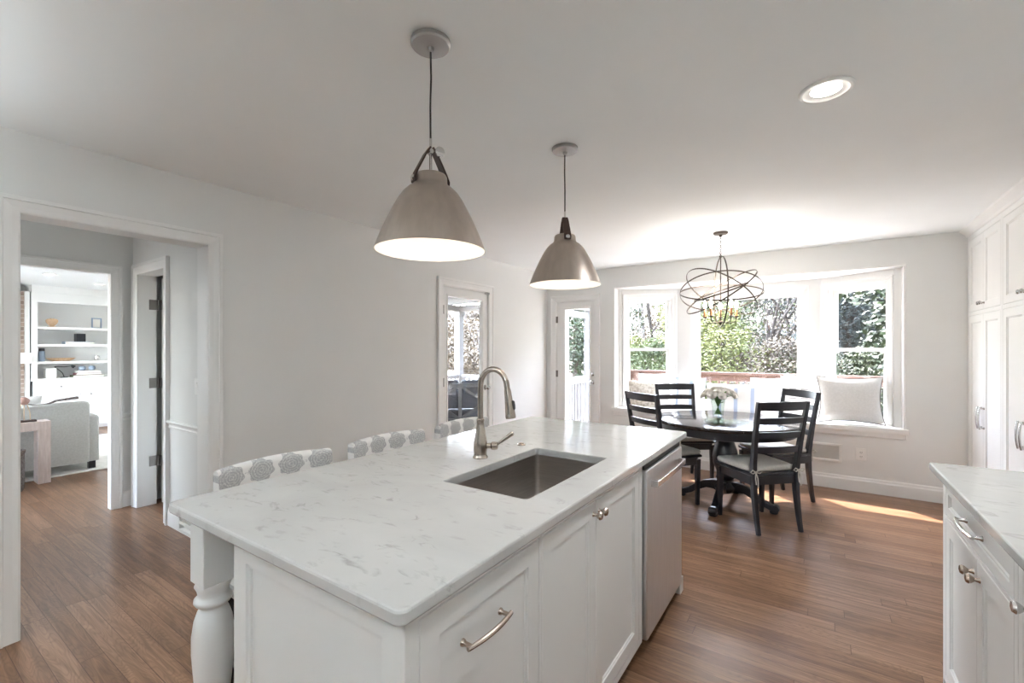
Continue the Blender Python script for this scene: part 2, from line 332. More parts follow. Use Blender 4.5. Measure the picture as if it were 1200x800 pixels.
def tube(bm, pts, rad, segs=10, closed=False, flat=None):
    pts = [Vector(p) for p in pts]; n = len(pts); rads = rad if isinstance(rad, (list, tuple)) else [rad]*n
    rings = []; a = None
    for i, p in enumerate(pts):
        if closed: t = (pts[(i+1) % n]-pts[i-1]).normalized()
        else: t = (pts[min(i+1, n-1)]-pts[max(i-1, 0)]).normalized()
        if a is None: a = t.orthogonal().normalized()
        a = (a - t*a.dot(t)).normalized(); b = t.cross(a)
        rings.append([p + a*(rads[i]*math.cos(2*PI*k/segs)) + b*(rads[i]*math.sin(2*PI*k/segs)) for k in range(segs)])
    if closed:
        vr = [[bm.verts.new(q) for q in r] for r in rings]
        # align seam
        last, first = rings[-1], rings[0]
        off = min(range(segs), key=lambda s: sum((last[k]-first[(k+s) % segs]).length for k in range(segs)))
        for i in range(n):
            A = vr[i]; B = vr[(i+1) % n]; s = off if i == n-1 else 0
            for k in range(segs): bm.faces.new((A[k], A[(k+1) % segs], B[(k+1+s) % segs], B[(k+s) % segs]))
    else: loft(bm, rings)
def strip(bm, pts, w, t, side):
    """rectangular-section bar along pts; side = width direction; w/t may be lists"""
    pts = [Vector(p) for p in pts]; n = len(pts); side = Vector(side).normalized()
    ws = w if isinstance(w, list) else [w]*n; ts = t if isinstance(t, list) else [t]*n
    rings = []
    for i, p in enumerate(pts):
        d = (pts[min(i+1, n-1)]-pts[max(i-1, 0)]).normalized(); nn = d.cross(side).normalized()
        s2 = side*(ws[i]/2); n2 = nn*(ts[i]/2)
        rings.append([p-s2-n2, p+s2-n2, p+s2+n2, p-s2+n2])
    loft(bm, rings)
def rrect(x0, x1, y0, y1, r, k=5):
    out = []
    for cx, cy, a0 in ((x1-r, y1-r, 0), (x0+r, y1-r, 90), (x0+r, y0+r, 180), (x1-r, y0+r, 270)):
        for i in range(k+1):
            a = math.radians(a0+90*i/k); out.append((cx+r*math.cos(a), cy+r*math.sin(a)))
    return out
def rslab(bm, x0, x1, y0, y1, z0, z1, r=0.02, e=0.005, hole=None):
    def ring(ins, z): return [(x, y, z) for x, y in rrect(x0+ins, x1-ins, y0+ins, y1-ins, max(r-ins, 0.002), 9)]
    rs = [ring(e, z0), ring(e*0.3, z0+e*0.3), ring(0, z0+e), ring(0, z1-e), ring(e*0.3, z1-e*0.3), ring(e, z1)]
    if hole is None: loft(bm, rs); return
    vr = loft(bm, rs, False, False)
    hx0, hx1, hy0, hy1, hr = hole
    hrings = [[(x, y, z) for x, y in rrect(hx0+i, hx1-i, hy0+i, hy1-i, hr)] for i, z in ((0.002, z0), (0.002, z1-0.004), (0, z1))]
    hv = loft(bm, hrings, False, False)
    for A, B in ((vr[0], hv[0]), (vr[-1], hv[-1])):
        es = []
        for L in (A, B):
            for i in range(len(L)):
                e_ = bm.edges.get((L[i], L[(i+1) % len(L)])); es.append(e_)
        bmesh.ops.triangle_fill(bm, use_beauty=True, use_dissolve=False, edges=es)
def shaker(bm, fr, u0, u1, v0, v1, st=0.06, depth=0.009, th=0.02, mould=0.006):
    """recessed-panel front: one closed mesh, front face at w=0"""
    def R(i, w_): return [fr.p(u0+i, v0+i, w_), fr.p(u1-i, v0+i, w_), fr.p(u1-i, v1-i, w_), fr.p(u0+i, v1-i, w_)]
    loft(bm, [R(0, -th), R(0, -0.0015), R(0.0015, 0), R(st, 0), R(st+mould*0.4, -depth*0.45), R(st+mould, -depth*0.5), R(st+mould+0.003, -depth)])
def holes_wall(bm, fr, u0, u1, v0, v1, w0, w1, holes):
    """wall slab with rectangular holes, built of boxes"""
    us = sorted({u0, u1, *[h[0] for h in holes], *[h[1] for h in holes]})
    for a, b in zip(us, us[1:]):
        hs = sorted([(h[2], h[3]) for h in holes if h[0] <= a+1e-6 and h[1] >= b-1e-6]); z = v0
        for h0, h1 in hs:
            if h0 > z+1e-6: fbox(bm, fr, a, b, z, h0, w0, w1)
            z = h1
        if z < v1-1e-6: fbox(bm, fr, a, b, z, v1, w0, w1)
def casing(bm, fr, u0, u1, v1, wd=0.085, v0=0.0, bottom=False):
    """moulded casing around an opening u0..u1 up to v1 (three or four mitred sides)"""
    prof = [(0, 0), (0, 0.012), (0.008, 0.016), (wd*0.35, 0.017), (wd*0.55, 0.020), (wd*0.72, 0.022), (wd*0.75, 0.028), (wd*0.97, 0.028), (wd, 0.024), (wd, 0)]
    path = [(u0, v0, -1, -1 if bottom else 0), (u0, v1, -1, 1), (u1, v1, 1, 1), (u1, v0, 1, -1 if bottom else 0)]
    rings = [[fr.p(u+su*a, v+sv*a, b) for a, b in prof] for u, v, su, sv in path]
    if bottom:
        rings.append(rings[0]); loft(bm, rings, False, False)
        bmesh.ops.remove_doubles(bm, verts=bm.verts, dist=1e-5)
    else: loft(bm, rings)
def baseboard(bm, fr, u0, u1, h=0.14):
    prof = [(0, 0), (0.016, 0), (0.016, h-0.035), (0.011, h-0.022), (0.011, h-0.01), (0.006, h), (0, h)]
    loft(bm, [[fr.p(u, b, a) for a, b in prof] for u in (u0, u1)])
def pillow_bm(w_, h_, t, n=14, pinch=0.06, seed=0):
    rnd = random.Random(seed); bm = new(); top = {}; bot = {}; ph = [rnd.uniform(0, 6) for _ in range(4)]
    for i in range(n+1):
        for j in range(n+1):
            a = -1+2*i/n; b = -1+2*j/n
            px = a*(1-pinch*(1-abs(b)**2)*0.9)*w_/2; pz = b*(1-pinch*(1-abs(a)**2)*0.9)*h_/2
            th = t/2*((1-a**4)*(1-b**4))**0.5*(0.88+0.08*math.sin(3*a+ph[0])+0.06*math.sin(4*b+ph[1]))
            edge = i in (0, n) or j in (0, n)
            v = bm.verts.new((px, -th, pz+h_/2)); top[i, j] = v
            bot[i, j] = v if edge else bm.verts.new((px, th, pz+h_/2))
    for i in range(n):
        for j in range(n):
            bm.faces.new((top[i, j], top[i+1, j], top[i+1, j+1], top[i, j+1]))
            f = [bot[i, j], bot[i, j+1], bot[i+1, j+1], bot[i+1, j]]
            if len({*f, top[i, j], top[i+1, j], top[i+1, j+1], top[i, j+1]}) > 4: bm.faces.new(f)
    return bm
def pillow(label, x, y, z, w_, h_, t, m, rz=0, tilt=12, seed=0, piping=None, pinch=0.06, group=None):
    root = thing('throw_pillow', label, 'pillow', (x, y, z), math.radians(rz), group)
    root.rotation_euler = (-math.radians(tilt), 0, math.radians(rz))
    obj('cushion_cover', pillow_bm(w_, h_, t, seed=seed, pinch=pinch), m, root, smooth=True, local=True, angle=60)
    if piping:
        pts = []
        n = 12
        for s in range(4):
            for k in range(n):
                q = -1+2*k/n; a, b = [(q, -1), (1, q), (-q, 1), (-1, -q)][s]
                pts.append((a*(1-pinch*(1-abs(b)**2)*0.9)*w_/2, 0, b*(1-pinch*(1-abs(a)**2)*0.9)*h_/2+h_/2))
        bm = new(); tube(bm, pts, 0.0045, 6, closed=True); obj('piping', bm, piping, root, smooth=True, local=True)
    return root

def bow_pull(p, along, out, length, parent, m='pull', r=0.006, rise=0.032):
    along = Vector(along).normalized(); out = Vector(out).normalized(); p = Vector(p)
    bm = new(); pts = []; rad = []
    for i in range(17):
        t = -1+2*i/16; pts.append(p + along*(t*length/2) + out*(rise*(0.80+0.28*(1-t*t)))); rad.append(r*(1.05-0.15*t*t))
    tube(bm, pts, rad, 10)
    for s in (-1, 1):
        q = p+along*(s*(length/2-0.012)); axis_lathe(bm, [(0.009, 0), (0.008, 0.004), (0.0055, 0.008), (0.0055, rise*0.9)], q, out, 12)
    return obj('pull_handle', bm, m, parent, smooth=True)
def knob(p, out, parent, m='pull', s=1.0, name='knob'):
    bm = new(); axis_lathe(bm, [(0.009*s, 0), (0.007*s, 0.004*s), (0.0055*s, 0.012*s), (0.012*s, 0.020*s), (0.0155*s, 0.027*s), (0.012*s, 0.033*s), (0.004*s, 0.035*s)], p, out, 20)
    return obj(name, bm, m, parent, smooth=True)

# ------------------------------------------------------------------ room constants
L = -3.175; B = 5.56; CE = 2.44; HX = -5.08; HY = 1.44; RX = 1.75; RX2 = 1.10; RJ = 2.62; Y0 = -2.6
FX = -11.0
FL = Fr((L, 0, 0), (0,1,0), (1,0,0))        # left wall, kitchen face
FB = Fr((0, B, 0), (1,0,0), (0,-1,0))       # back wall, kitchen face
FH = Fr((HX, 0, 0), (0,1,0), (1,0,0))       # far hall wall, hall face
FS = Fr((0, HY, 0), (1,0,0), (0,-1,0))      # side hall wall, hall face
T = 0.13

# ---- floor, ceiling
bm = new(); box(bm, L-T, RX+T, Y0-T, B, -0.12, 0); box(bm, HX, L-T, Y0-T, 3.0, -0.12, 0); box(bm, FX, HX, Y0-T, 3.86, -0.12, 0)
struct('floor', bm, 'floor', 'brown oak strip floor running through kitchen and hall', 'floor')
bm = new(); box(bm, L-T, RX+T, Y0-T, B+T, CE, CE+0.15); box(bm, HX, L-T, Y0-T, 3.0, CE, CE+0.15); box(bm, FX-T, HX, Y0-T, 3.86, CE, CE+0.15)
struct('ceiling', bm, 'ceil', 'smooth white flat ceiling', 'ceiling')
# ---- walls
bm = new(); holes_wall(bm, FL, Y0-T, B, 0, CE, -T, 0, [(0.450, 1.290, 0, 2.063), (3.403, 4.207, 0, 2.062)])
struct('wall_left', bm, 'wall', 'long greige wall left of the island with hall opening and glass door', 'wall')
BW = [(-3.037, -2.433, 0, 2.057), (-2.185, 0.685, 0.585, 2.19)]
bm = new(); holes_wall(bm, FB, L-T, RX+T, 0, CE, -T, 0, BW)
struct('wall_back', bm, 'wall', 'greige end wall with glass door and bay window', 'wall')
bm = new(); box(bm, RX, RX+T, RJ-T, B, 0, CE); box(bm, RX2, RX, RJ-T, RJ, 0, CE); box(bm, RX2, RX2+T, Y0, RJ-T, 0, CE)
struct('wall_right', bm, 'wall', 'greige wall behind the right cabinets', 'wall')
bm = new(); box(bm, L, RX2+T, Y0-T, Y0, 0, CE)
M['bounce_cut_wall'] = mottled('bounce_cut_slate', (0.10,0.105,0.11), (0.12,0.125,0.13), 3, 0.8)  # unseen wall, tone darkened to soak up bounce behind the camera
struct('wall_rear', bm, 'bounce_cut_wall', 'unseen rear wall, darkened to cut bounce light onto the island', 'wall')
# hall
bm = new(); holes_wall(bm, FH, Y0, 3.86, 0, CE, -0.07, 0, [(0.342, 1.303, 0, 2.063)])
struct('wall_hall_far', bm, 'wall', 'shaded greige hall wall with opening to the family room', 'wall')
bm = new(); holes_wall(bm, FS, HX, L-T, 0, CE, -T, 0, [(-4.958, -4.332, 0, 2.063)])
struct('wall_hall_side', bm, 'wall', 'shaded greige hall side wall with a half shut door', 'wall')
bm = new(); box(bm, HX, L-T, -0.9-T, -0.9, 0, CE)
struct('wall_hall_near', bm, 'wall', 'hall end wall', 'wall')
bm = new(); box(bm, HX, L-T, 2.9, 3.0, 0, CE)
struct('wall_closet_back', bm, 'wall', 'back wall of dark closet behind the hall door', 'wall')
# family room shell
bm = new(); box(bm, FX-T, FX, -2.6, 3.86, 0, CE)
struct('wall_family_far', bm, 'trim', 'far wall of the family room behind white shelving', 'wall')
bm = new(); holes_wall(bm, Fr((0,-2.6,0), (1,0,0), (0,1,0)), FX, HX-T, 0, CE, -T, 0, [(-9.6,-6.4,0.5,2.15)])  # out-of-view opening added to let daylight into the family room
struct('wall_family_left', bm, 'trim', 'unseen family room wall with an opening added for daylight', 'wall')
bm = new(); box(bm, FX, HX-0.071, 3.73, 3.86, 0, CE)
struct('wall_family_right', bm, 'trim', 'family room side wall', 'wall')
ng = [0]
def bbd(side, fr, u0, u1):
    bm = new(); baseboard(bm, fr, u0, u1); struct('baseboard_'+side, bm, 'trim', 'white moulded baseboard along the %s wall' % side.replace('_',' '), 'baseboard')
bbd('back', FB, -2.355, 1.16); bbd('left', FL, 1.36, 3.32); bbd('left_far', FL, 4.29, B)
bbd('hall_far', FH, 1.345, HY); bbd('hall_side', FS, -4.26, L-T)
bbd('back_corner', FB, L, -3.12); bbd('hall_far_left', FH, -0.9, 0.27)
# ---- casings
def trim(n, fr, u0, u1, v1, label, wd=0.08):
    bm = new(); casing(bm, fr, u0, u1, v1, wd); struct('trim_%d' % n, bm, 'trim', label, 'trim', smooth=False)
trim(1, FL, 0.468, 1.272, 2.045, 'white moulded casing around the kitchen to hall opening')
trim(2, FH, 0.36, 1.285, 2.045, 'white moulded casing around the family room opening', 0.075)
trim(3, FS, -4.94, -4.35, 2.045, 'white moulded casing around the half shut hall door', 0.088)
# opening liners (jambs)
bm = new(); fbox(bm, FL, 0.452, 0.468, 0, 2.045, -T-0.002, 0.004); fbox(bm, FL, 1.272, 1.288, 0, 2.045, -T-0.002, 0.004); fbox(bm, FL, 0.452, 1.288, 2.045, 2.061, -T-0.002, 0.004)
struct('trim_4', bm, 'trim', 'white jamb lining of the kitchen to hall opening', 'trim')
bm = new(); fbox(bm, FH, 0.344, 0.36, 0, 2.045, -0.072, 0.004); fbox(bm, FH, 1.285, 1.301, 0, 2.045, -0.072, 0.004); fbox(bm, FH, 0.344, 1.301, 2.045, 2.061, -0.072, 0.004)
struct('trim_5', bm, 'trim', 'white jamb lining of the family room opening', 'trim')
# hall side casing on hall face of the left wall
FL2 = Fr((L-T, 0, 0), (0,1,0), (-1,0,0))
trim(6, FL2, 0.468, 1.272, 2.045, 'white casing on the hall side of the kitchen opening')
# chair rails
def rail_bm(fr, u0, u1, z=0.80):
    bm = new(); prof = [(0, z-0.035), (0.010, z-0.033), (0.012, z-0.018), (0.006, z-0.012), (0.008, z), (0.022, z+0.012), (0.026, z+0.022), (0.020, z+0.030), (0, z+0.030)]
    loft(bm, [[fr.p(u, b, a) for a, b in prof] for u in (u0, u1)]); return bm
struct('trim_7', rail_bm(FS, -4.262, L-T), 'trim', 'white chair rail on the hall side wall', 'trim')
struct('trim_8', rail_bm(FH, 1.35, HY), 'trim', 'short white chair rail between the hall casings', 'trim')

# ---- doors
def hinge(parent, fr, u, v, w_=0.0, h=0.09):
    bm = new(); fbox(bm, fr, u-0.006, u+0.020, v-h/2, v+h/2, w_, w_+0.0025); tube(bm, [fr.p(u-0.004, v-h/2, w_+0.006), fr.p(u-0.004, v+h/2, w_+0.006)], 0.006, 8)
    return obj('hinge', bm, 'hinge', parent)
def lever_set(parent, fr, u, v, v2, name='door_knob'):
    bm = new(); axis_lathe(bm, [(0.030, 0), (0.030, 0.006), (0.012, 0.010), (0.010, 0.030), (0.024, 0.040), (0.028, 0.052), (0.020, 0.064), (0.003, 0.067)], fr.p(u, v, 0), fr.w, 20)
    obj(name, bm, 'chrome', parent, smooth=True)
    if v2:
        bm = new(); axis_lathe(bm, [(0.028, 0), (0.028, 0.008), (0.020, 0.014), (0.003, 0.015)], fr.p(u, v2, 0), fr.w, 20); fbox(bm, fr, u-0.004, u+0.004, v2-0.014, v2+0.014, 0.012, 0.028)
        obj('deadbolt', bm, 'chrome', parent, smooth=True)
def glass_door(n, fr, u0, u1, v1, g0, g1, gv0, gv1, label, knob_u, hinge_u, bolt, wd=0.08):
    """u0..u1 clear opening incl. jamb; glass lite g0..g1, gv0..gv1"""
    root = sthing('door_%d' % n, label, 'door', fr.p((u0+u1)/2, 0, -0.03))
    bm = new(); casing(bm, fr, u0+0.012, u1-0.012, v1-0.012, wd); obj('door_casing', bm, 'trim', root)
    bm = new()
    for a, b in ((u0, u0+0.018), (u1-0.018, u1)): fbox(bm, fr, a, b, 0, v1, -T, 0.002)
    fbox(bm, fr, u0, u1, v1-0.018, v1, -T, 0.002); fbox(bm, fr, u0+0.018, u1-0.018, -0.0, 0.02, -T, 0.0)
    obj('door_frame', bm, 'trim', root)
    d0, d1, dv1 = u0+0.021, u1-0.021, v1-0.021
    bm = new(); wf, wb = -0.012, -0.055
    def R(a, b, c, d, w_): return [fr.p(a, c, w_), fr.p(b, c, w_), fr.p(b, d, w_), fr.p(a, d, w_)]
    rings = [R(g0, g1, gv0, gv1, wb), R(d0, d1, 0.022, dv1, wb), R(d0, d1, 0.022, dv1, wf), R(g0-0.026, g1+0.026, gv0-0.026, gv1+0.026, wf),
             R(g0-0.022, g1+0.022, gv0-0.022, gv1+0.022, wf+0.008), R(g0-0.004, g1+0.004, gv0-0.004, gv1+0.004, wf+0.004), R(g0, g1, gv0, gv1, wf-0.006), R(g0, g1, gv0, gv1, wb)]
    loft(bm, rings, False, False); bmesh.ops.remove_doubles(bm, verts=bm.verts, dist=1e-6)
    leaf = obj('door_leaf', bm, 'trim', root)
    bm = new(); fbox(bm, fr, g0-0.003, g1+0.003, gv0-0.003, gv1+0.003, -0.036, -0.031); obj('glass_pane', bm, 'glass', leaf)
    f2 = Fr(fr.p(0, 0, wf), fr.u, fr.w)
    lever_set(leaf, f2, knob_u, 0.95, bolt)
    for hv in (0.25, 1.05, 1.80): hinge(root, fr, hinge_u, hv, -0.004)
    return root, leaf
r_, leaf_ = glass_door(1, FL, 3.405, 4.205, 2.06, 3.515, 4.093, 0.26, 1.945, 'white full glass door in the left wall looking onto the porch', 4.145, 3.425, None)
bm = new(); fbox(bm, FL, 4.12, 4.18, 2.02, 2.045, 0.0, 0.03); obj('door_closer', bm, 'chrome', r_)
glass_door(2, FB, -3.035, -2.435, 2.055, -2.885, -2.528, 0.26, 1.935, 'narrow white glass door in the end wall beside the bay', -2.475, -3.015, 1.06)
# hall door, slightly ajar
root = sthing('door_3', 'grey-white hall door standing slightly ajar with dark hinges', 'door', (-4.65, HY+0.1, 0))
bm = new(); fj = Fr((0, HY, 0), (1,0,0), (0,-1,0))
for a, b in ((-4.956, -4.94), (-4.35, -4.334)): fbox(bm, fj, a, b, 0, 2.045, -T, 0.002)
fbox(bm, fj, -4.956, -4.334, 2.045, 2.061, -T, 0.002); obj('door_frame', bm, 'trim', root)
fd = Fr((-4.915, HY+0.160, 0), (math.cos(0.05), math.sin(0.05), 0), (math.sin(0.05), -math.cos(0.05), 0))
bm = new(); shaker(bm, fd, 0, 0.55, 0.01, 2.03, st=0.10, depth=0.008, th=0.035); obj('door_leaf', bm, 'trim', root)
for hv in (0.39, 1.088, 1.79):
    bm = new(); box(bm, -4.941, -4.937, HY+0.075, HY+0.135, hv-0.045, hv+0.045); tube(bm, [(-4.928, HY+0.140, hv-0.045), (-4.928, HY+0.140, hv+0.045)], 0.009, 8)
    box(bm, -4.928, -4.895, HY+0.148, HY+0.156, hv-0.045, hv+0.045); obj('hinge', bm, 'hinge', root)
bm = new(); box(bm, -5.0, -4.3, HY+0.6, HY+0.62, 0, 2.3); struct('wall_closet_panel', bm, 'dark', 'black panel standing in for the unlit closet behind the hall door', 'wall')  # flat black sheet painted in for the closet's shade

# ---- bay window
A_ = Vector((-2.13, 5.72, 0)); C1 = Vector((-1.52, 6.10, 0)); C2 = Vector((0.03, 6.10, 0)); D_ = Vector((0.62, 5.72, 0))
def perp(a, b):
    d = (b-a).normalized(); return d, Vector((d.y, -d.x, 0))      # inward normal (towards -y side)
ZS = 0.64; ZT = 2.175
dL, nL = perp(A_, C1); dR, nR = perp(C2, D_)
FWL = Fr(A_, dL, nL); FWR = Fr(C2, dR, nR); FWC = Fr(C1, (1,0,0), (0,-1,0))
SL = (C1-A_).length; SR = (D_-C2).length; SCN = (C2-C1).length
WT = 0.12
bm = new(); holes_wall(bm, FWL, -0.0, SL, 0.3, ZT, -WT, 0, [(0.07, 0.645, 0.665, 2.05)]); pass
box(bm, -2.184, -2.17, B-0.001, B+T, ZS, ZT-0.001); box(bm, -2.23, -2.17, B+T+0.001, 5.74, 0.3, ZT-0.001); box(bm, -2.23, -2.125, 5.705, 5.80, 0.3, ZT-0.001)
struct('wall_bay_left', bm, 'trim', 'white angled left side of the bay', 'wall')
bm = new(); holes_wall(bm, FWR, 0, SR, 0.3, ZT, -WT, 0, [(0.075, 0.64, 0.665, 2.05)]); pass
box(bm, 0.67, 0.684, B-0.001, B+T, ZS, ZT-0.001); box(bm, 0.67, 0.73, B+T+0.001, 5.74, 0.3, ZT-0.001); box(bm, 0.615, 0.73, 5.705, 5.80, 0.3, ZT-0.001)
struct('wall_bay_right', bm, 'trim', 'white angled right side of the bay', 'wall')
WC0, WC1 = 0.235, 1.36      # along FWC
bm = new(); holes_wall(bm, FWC, 0, SCN, 0.3, ZT, -WT, 0, [(WC0, WC1, 0.70, 2.03)])
struct('wall_bay_middle', bm, 'trim', 'white middle wall of the bay', 'wall')
poly = [(-2.25, B+T+0.001), (-2.25, 5.80), (-1.57, 6.22), (0.08, 6.22), (0.75, 5.80), (0.75, B+T+0.001)]
bm = new(); loft(bm, [[(x, y, z) for x, y in poly] for z in (ZT, ZT+0.14)]); box(bm, -2.184, 0.684, B-0.001, B+T+0.001, ZT, ZT+0.014); struct('ceiling_bay', bm, 'trim', 'bright white bay soffit above the window seat', 'ceiling')
# exterior knee wall & eave
bm = new(); loft(bm, [[(x*1.0, y, z) for x, y in [(-2.4, B+T), (-2.3, 5.85), (-1.62, 6.34), (0.13, 6.34), (0.82, 5.85), (0.9, B+T)]] for z in (ZT+0.14, ZT+0.30)]); struct('trim_9', bm, 'extwhite', 'white eave board over the bay outside', 'trim')
# window seat board
bm = new(); sp_ = [(-2.194, B-0.035), (0.703, B-0.035), (0.703, B-0.001), (0.67, B-0.001), (0.67, 5.70), (0.60, 5.735), (0.02, 6.098), (-1.51, 6.098), (-2.11, 5.735), (-2.17, 5.70), (-2.17, B-0.001), (-2.194, B-0.001)]
loft(bm, [[(x, y, z) for x, y in sp_] for z in (0.592, ZS)]); box(bm, -2.18, 0.69, B-0.018, B-0.001, 0.545, 0.592)
seat = struct('trim_10', bm, 'trim', 'deep white window seat board across the bay', 'window seat', bevel=0.004)
bm = new(); loft(bm, [[(x, y, z) for x, y in [(-2.16, B+0.01), (0.66, B+0.01), (0.66, 5.70), (0.02, 6.08), (-1.51, 6.08), (-2.16, 5.70)]] for z in (0.40, 0.585)]); struct('trim_11', bm, 'trim', 'underside of the bay below the window seat', 'trim')

def dh_window(n, fr, u0, u1, v0, v1, mid, label):
    root = sthing('window_%d' % n, label, 'window', fr.p((u0+u1)/2, v0, 0))
    bm = new(); casing(bm, fr, u0, u1, v1, 0.062, v0=v0, bottom=False)
    fbox(bm, fr, u0-0.07, u1+0.055, v0-0.022, v0, 0, 0.03)
    obj('window_casing', bm, 'trim', root)
    bm = new(); s = 0.012
    for a, b in ((u0, u0+s), (u1-s, u1)): fbox(bm, fr, a, b, v0, v1, -WT, 0)
    fbox(bm, fr, u0, u1, v1-s, v1, -WT, 0); fbox(bm, fr, u0, u1, v0, v0+s, -WT, 0.0)
    obj('window_frame', bm, 'trim', root)
    def sash(name, a, b, c, d, w0, w1, e):
        bm = new(); holes_wall(bm, fr, a, b, c, d, w0, w1, [(a+e, b-e, c+e, d-e)]); so = obj(name, bm, 'trim', root)
        bm = new(); fbox(bm, fr, a+e-0.003, b-e+0.003, c+e-0.003, d-e+0.003, (w0+w1)/2-0.002, (w0+w1)/2+0.002); obj('glass_pane', bm, 'glass', so)
    sash('lower_sash', u0+s, u1-s, v0+s, mid+0.02, -0.065, -0.035, 0.036)
    sash('upper_sash', u0+s, u1-s, mid-0.018, v1-s, -0.105, -0.075, 0.034)
    bm = new(); fbox(bm, fr, (u0+u1)/2-0.025, (u0+u1)/2+0.025, mid+0.02, mid+0.03, -0.06, -0.04); obj('sash_lock', bm, 'trim', root)
    return root
dh_window(1, FWL, 0.07, 0.645, 0.665, 2.05, 1.385, 'left angled sash window of the bay')
dh_window(3, FWR, 0.075, 0.64, 0.665, 2.05, 1.385, 'right angled sash window of the bay')
root = sthing('window_2', 'wide fixed middle window of the bay', 'window', FWC.p(0.8, 0.7, 0))
bm = new(); casing(bm, FWC, WC0, WC1, 2.03, 0.075, v0=0.70); fbox(bm, FWC, WC0-0.08, WC1+0.08, 0.665, 0.70, 0, 0.03); obj('window_casing', bm, 'trim', root)
bm = new(); holes_wall(bm, FWC, WC0, WC1, 0.70, 2.03, -WT, 0, [(WC0+0.014, WC1-0.014, 0.714, 2.016)]); fo = obj('window_frame', bm, 'trim', root)
bm = new(); holes_wall(bm, FWC, WC0+0.014, WC1-0.014, 0.714, 2.016, -0.085, -0.05, [(WC0+0.036, WC1-0.036, 0.744, 1.996)]); so = obj('sash', bm, 'trim', root)
bm = new(); fbox(bm, FWC, WC0+0.034, WC1-0.034, 0.742, 1.998, -0.070, -0.066); obj('glass_pane', bm, 'glass', so)

# ---- wall fittings
root = thing('wall_outlet', 'white duplex outlet on the end wall below the window seat', 'outlet', (0.352, B, 0.305))
bm = new(); loft(bm, [[FB.p(u, v, w_) for u, v in rrect(0.352-0.042+i, 0.352+0.042-i, 0.305+i, 0.425-i, 0.006)] for i, w_ in ((0, 0), (0, 0.004), (0.003, 0.006))]); obj('cover_plate', bm, 'plate', root)
for zc in (0.345, 0.385):
    bm = new(); axis_lathe(bm, [(0.017, 0), (0.017, 0.008), (0.015, 0.009)], FB.p(0.352, zc, 0), FB.w, 20); rc = obj('receptacle', bm, 'plate', root)
    bm = new(); fbox(bm, FB, 0.344, 0.347, zc-0.005, zc+0.007, 0.0088, 0.0095); fbox(bm, FB, 0.357, 0.360, zc-0.005, zc+0.007, 0.0088, 0.0095); fbox(bm, FB, 0.350, 0.354, zc-0.012, zc-0.008, 0.0088, 0.0095); obj('slot', bm, 'dark', rc)
root = thing('return_air_vent', 'white louvred return air grille on the end wall beside the outlet', 'vent', (0.0, B, 0.265))
bm = new(); holes_wall(bm, FB, -0.20, 0.20, 0.262, 0.445, 0, 0.010, [(-0.178, 0.178, 0.284, 0.423)]); obj('grille_frame', bm, 'plate', root, bevel=0.002)
bm = new()
for k in range(14):
    z = 0.288+k*0.0100; loft(bm, [[FB.p(u, z, 0.001), FB.p(u, z+0.0085, 0.008), FB.p(u, z+0.0095, 0.008), FB.p(u, z+0.0012, 0.001)] for u in (-0.178, 0.178)])
fbox(bm, FB, -0.178, 0.178, 0.284, 0.423, 0.0002, 0.0008)
obj('louvres', bm, 'plate', root)
root = thing('light_switch', 'white double rocker switch plate on the hall wall', 'switch', (-3.72, HY, 1.06))
bm = new(); loft(bm, [[FS.p(u, v, w_) for u, v in rrect(-3.79+i, -3.665-i, 1.06+i, 1.18-i, 0.006)] for i, w_ in ((0, 0), (0, 0.005), (0.003, 0.007))]); obj('cover_plate', bm, 'plate', root)
for uc in (-3.755, -3.70):
    bm = new(); loft(bm, [[FS.p(uc-0.016, 1.088, w0), FS.p(uc+0.016, 1.088, w0), FS.p(uc+0.016, 1.152, w1), FS.p(uc-0.016, 1.152, w1)] for w0, w1 in ((0.005, 0.005), (0.008, 0.012))]); obj('rocker', bm, 'plate', root)

# ---- ceiling lamps
def downlight(x, y, label, watts=14, z=CE, r=0.095, color=(0.93,0.97,1.0), group=None):
    root = thing('recessed_light', label, 'light', (x, y, z), 0, group)
    bm = new(); prof = [(r, 0), (r, -0.004), (r*0.93, -0.009), (r*0.84, -0.009), (r*0.78, -0.004), (r*0.60, -0.001), (r*0.55, -0.0008)]
    lathe(bm, prof, (0,0,0), 40, False, False); obj('trim_ring', bm, 'plate', root, smooth=True, local=True)
    bm = new(); lathe(bm, [(r*0.56, -0.001), (r*0.4, -0.003), (0.002, -0.004)], (0,0,0), 32, False, True); obj('lens', bm, 'flood', root, smooth=True, local=True)
    l = bpy.data.lights.new('downlight_glow', 'SPOT'); l.energy = watts*LAMP_K; l.spot_size = math.radians(165); l.spot_blend = 1.0; l.shadow_soft_size = r*0.6; l.color = color
    lo = bpy.data.objects.new('lamp_glow', l); C.objects.link(lo); lo.parent = root; lo.location = (0, 0, -0.03)
    return root
downlight(0.028, 2.215, 'round white recessed ceiling light above the walkway', 26)
for x, y in ((0.03, 0.45), (0.03, -1.3), (-2.1, -0.5), (-2.1, -1.9)):  # unseen lamps added to brighten the near kitchen
    downlight(x, y, 'round white recessed light added out of view over the near kitchen', 7, group='recessed lights added over the near kitchen')

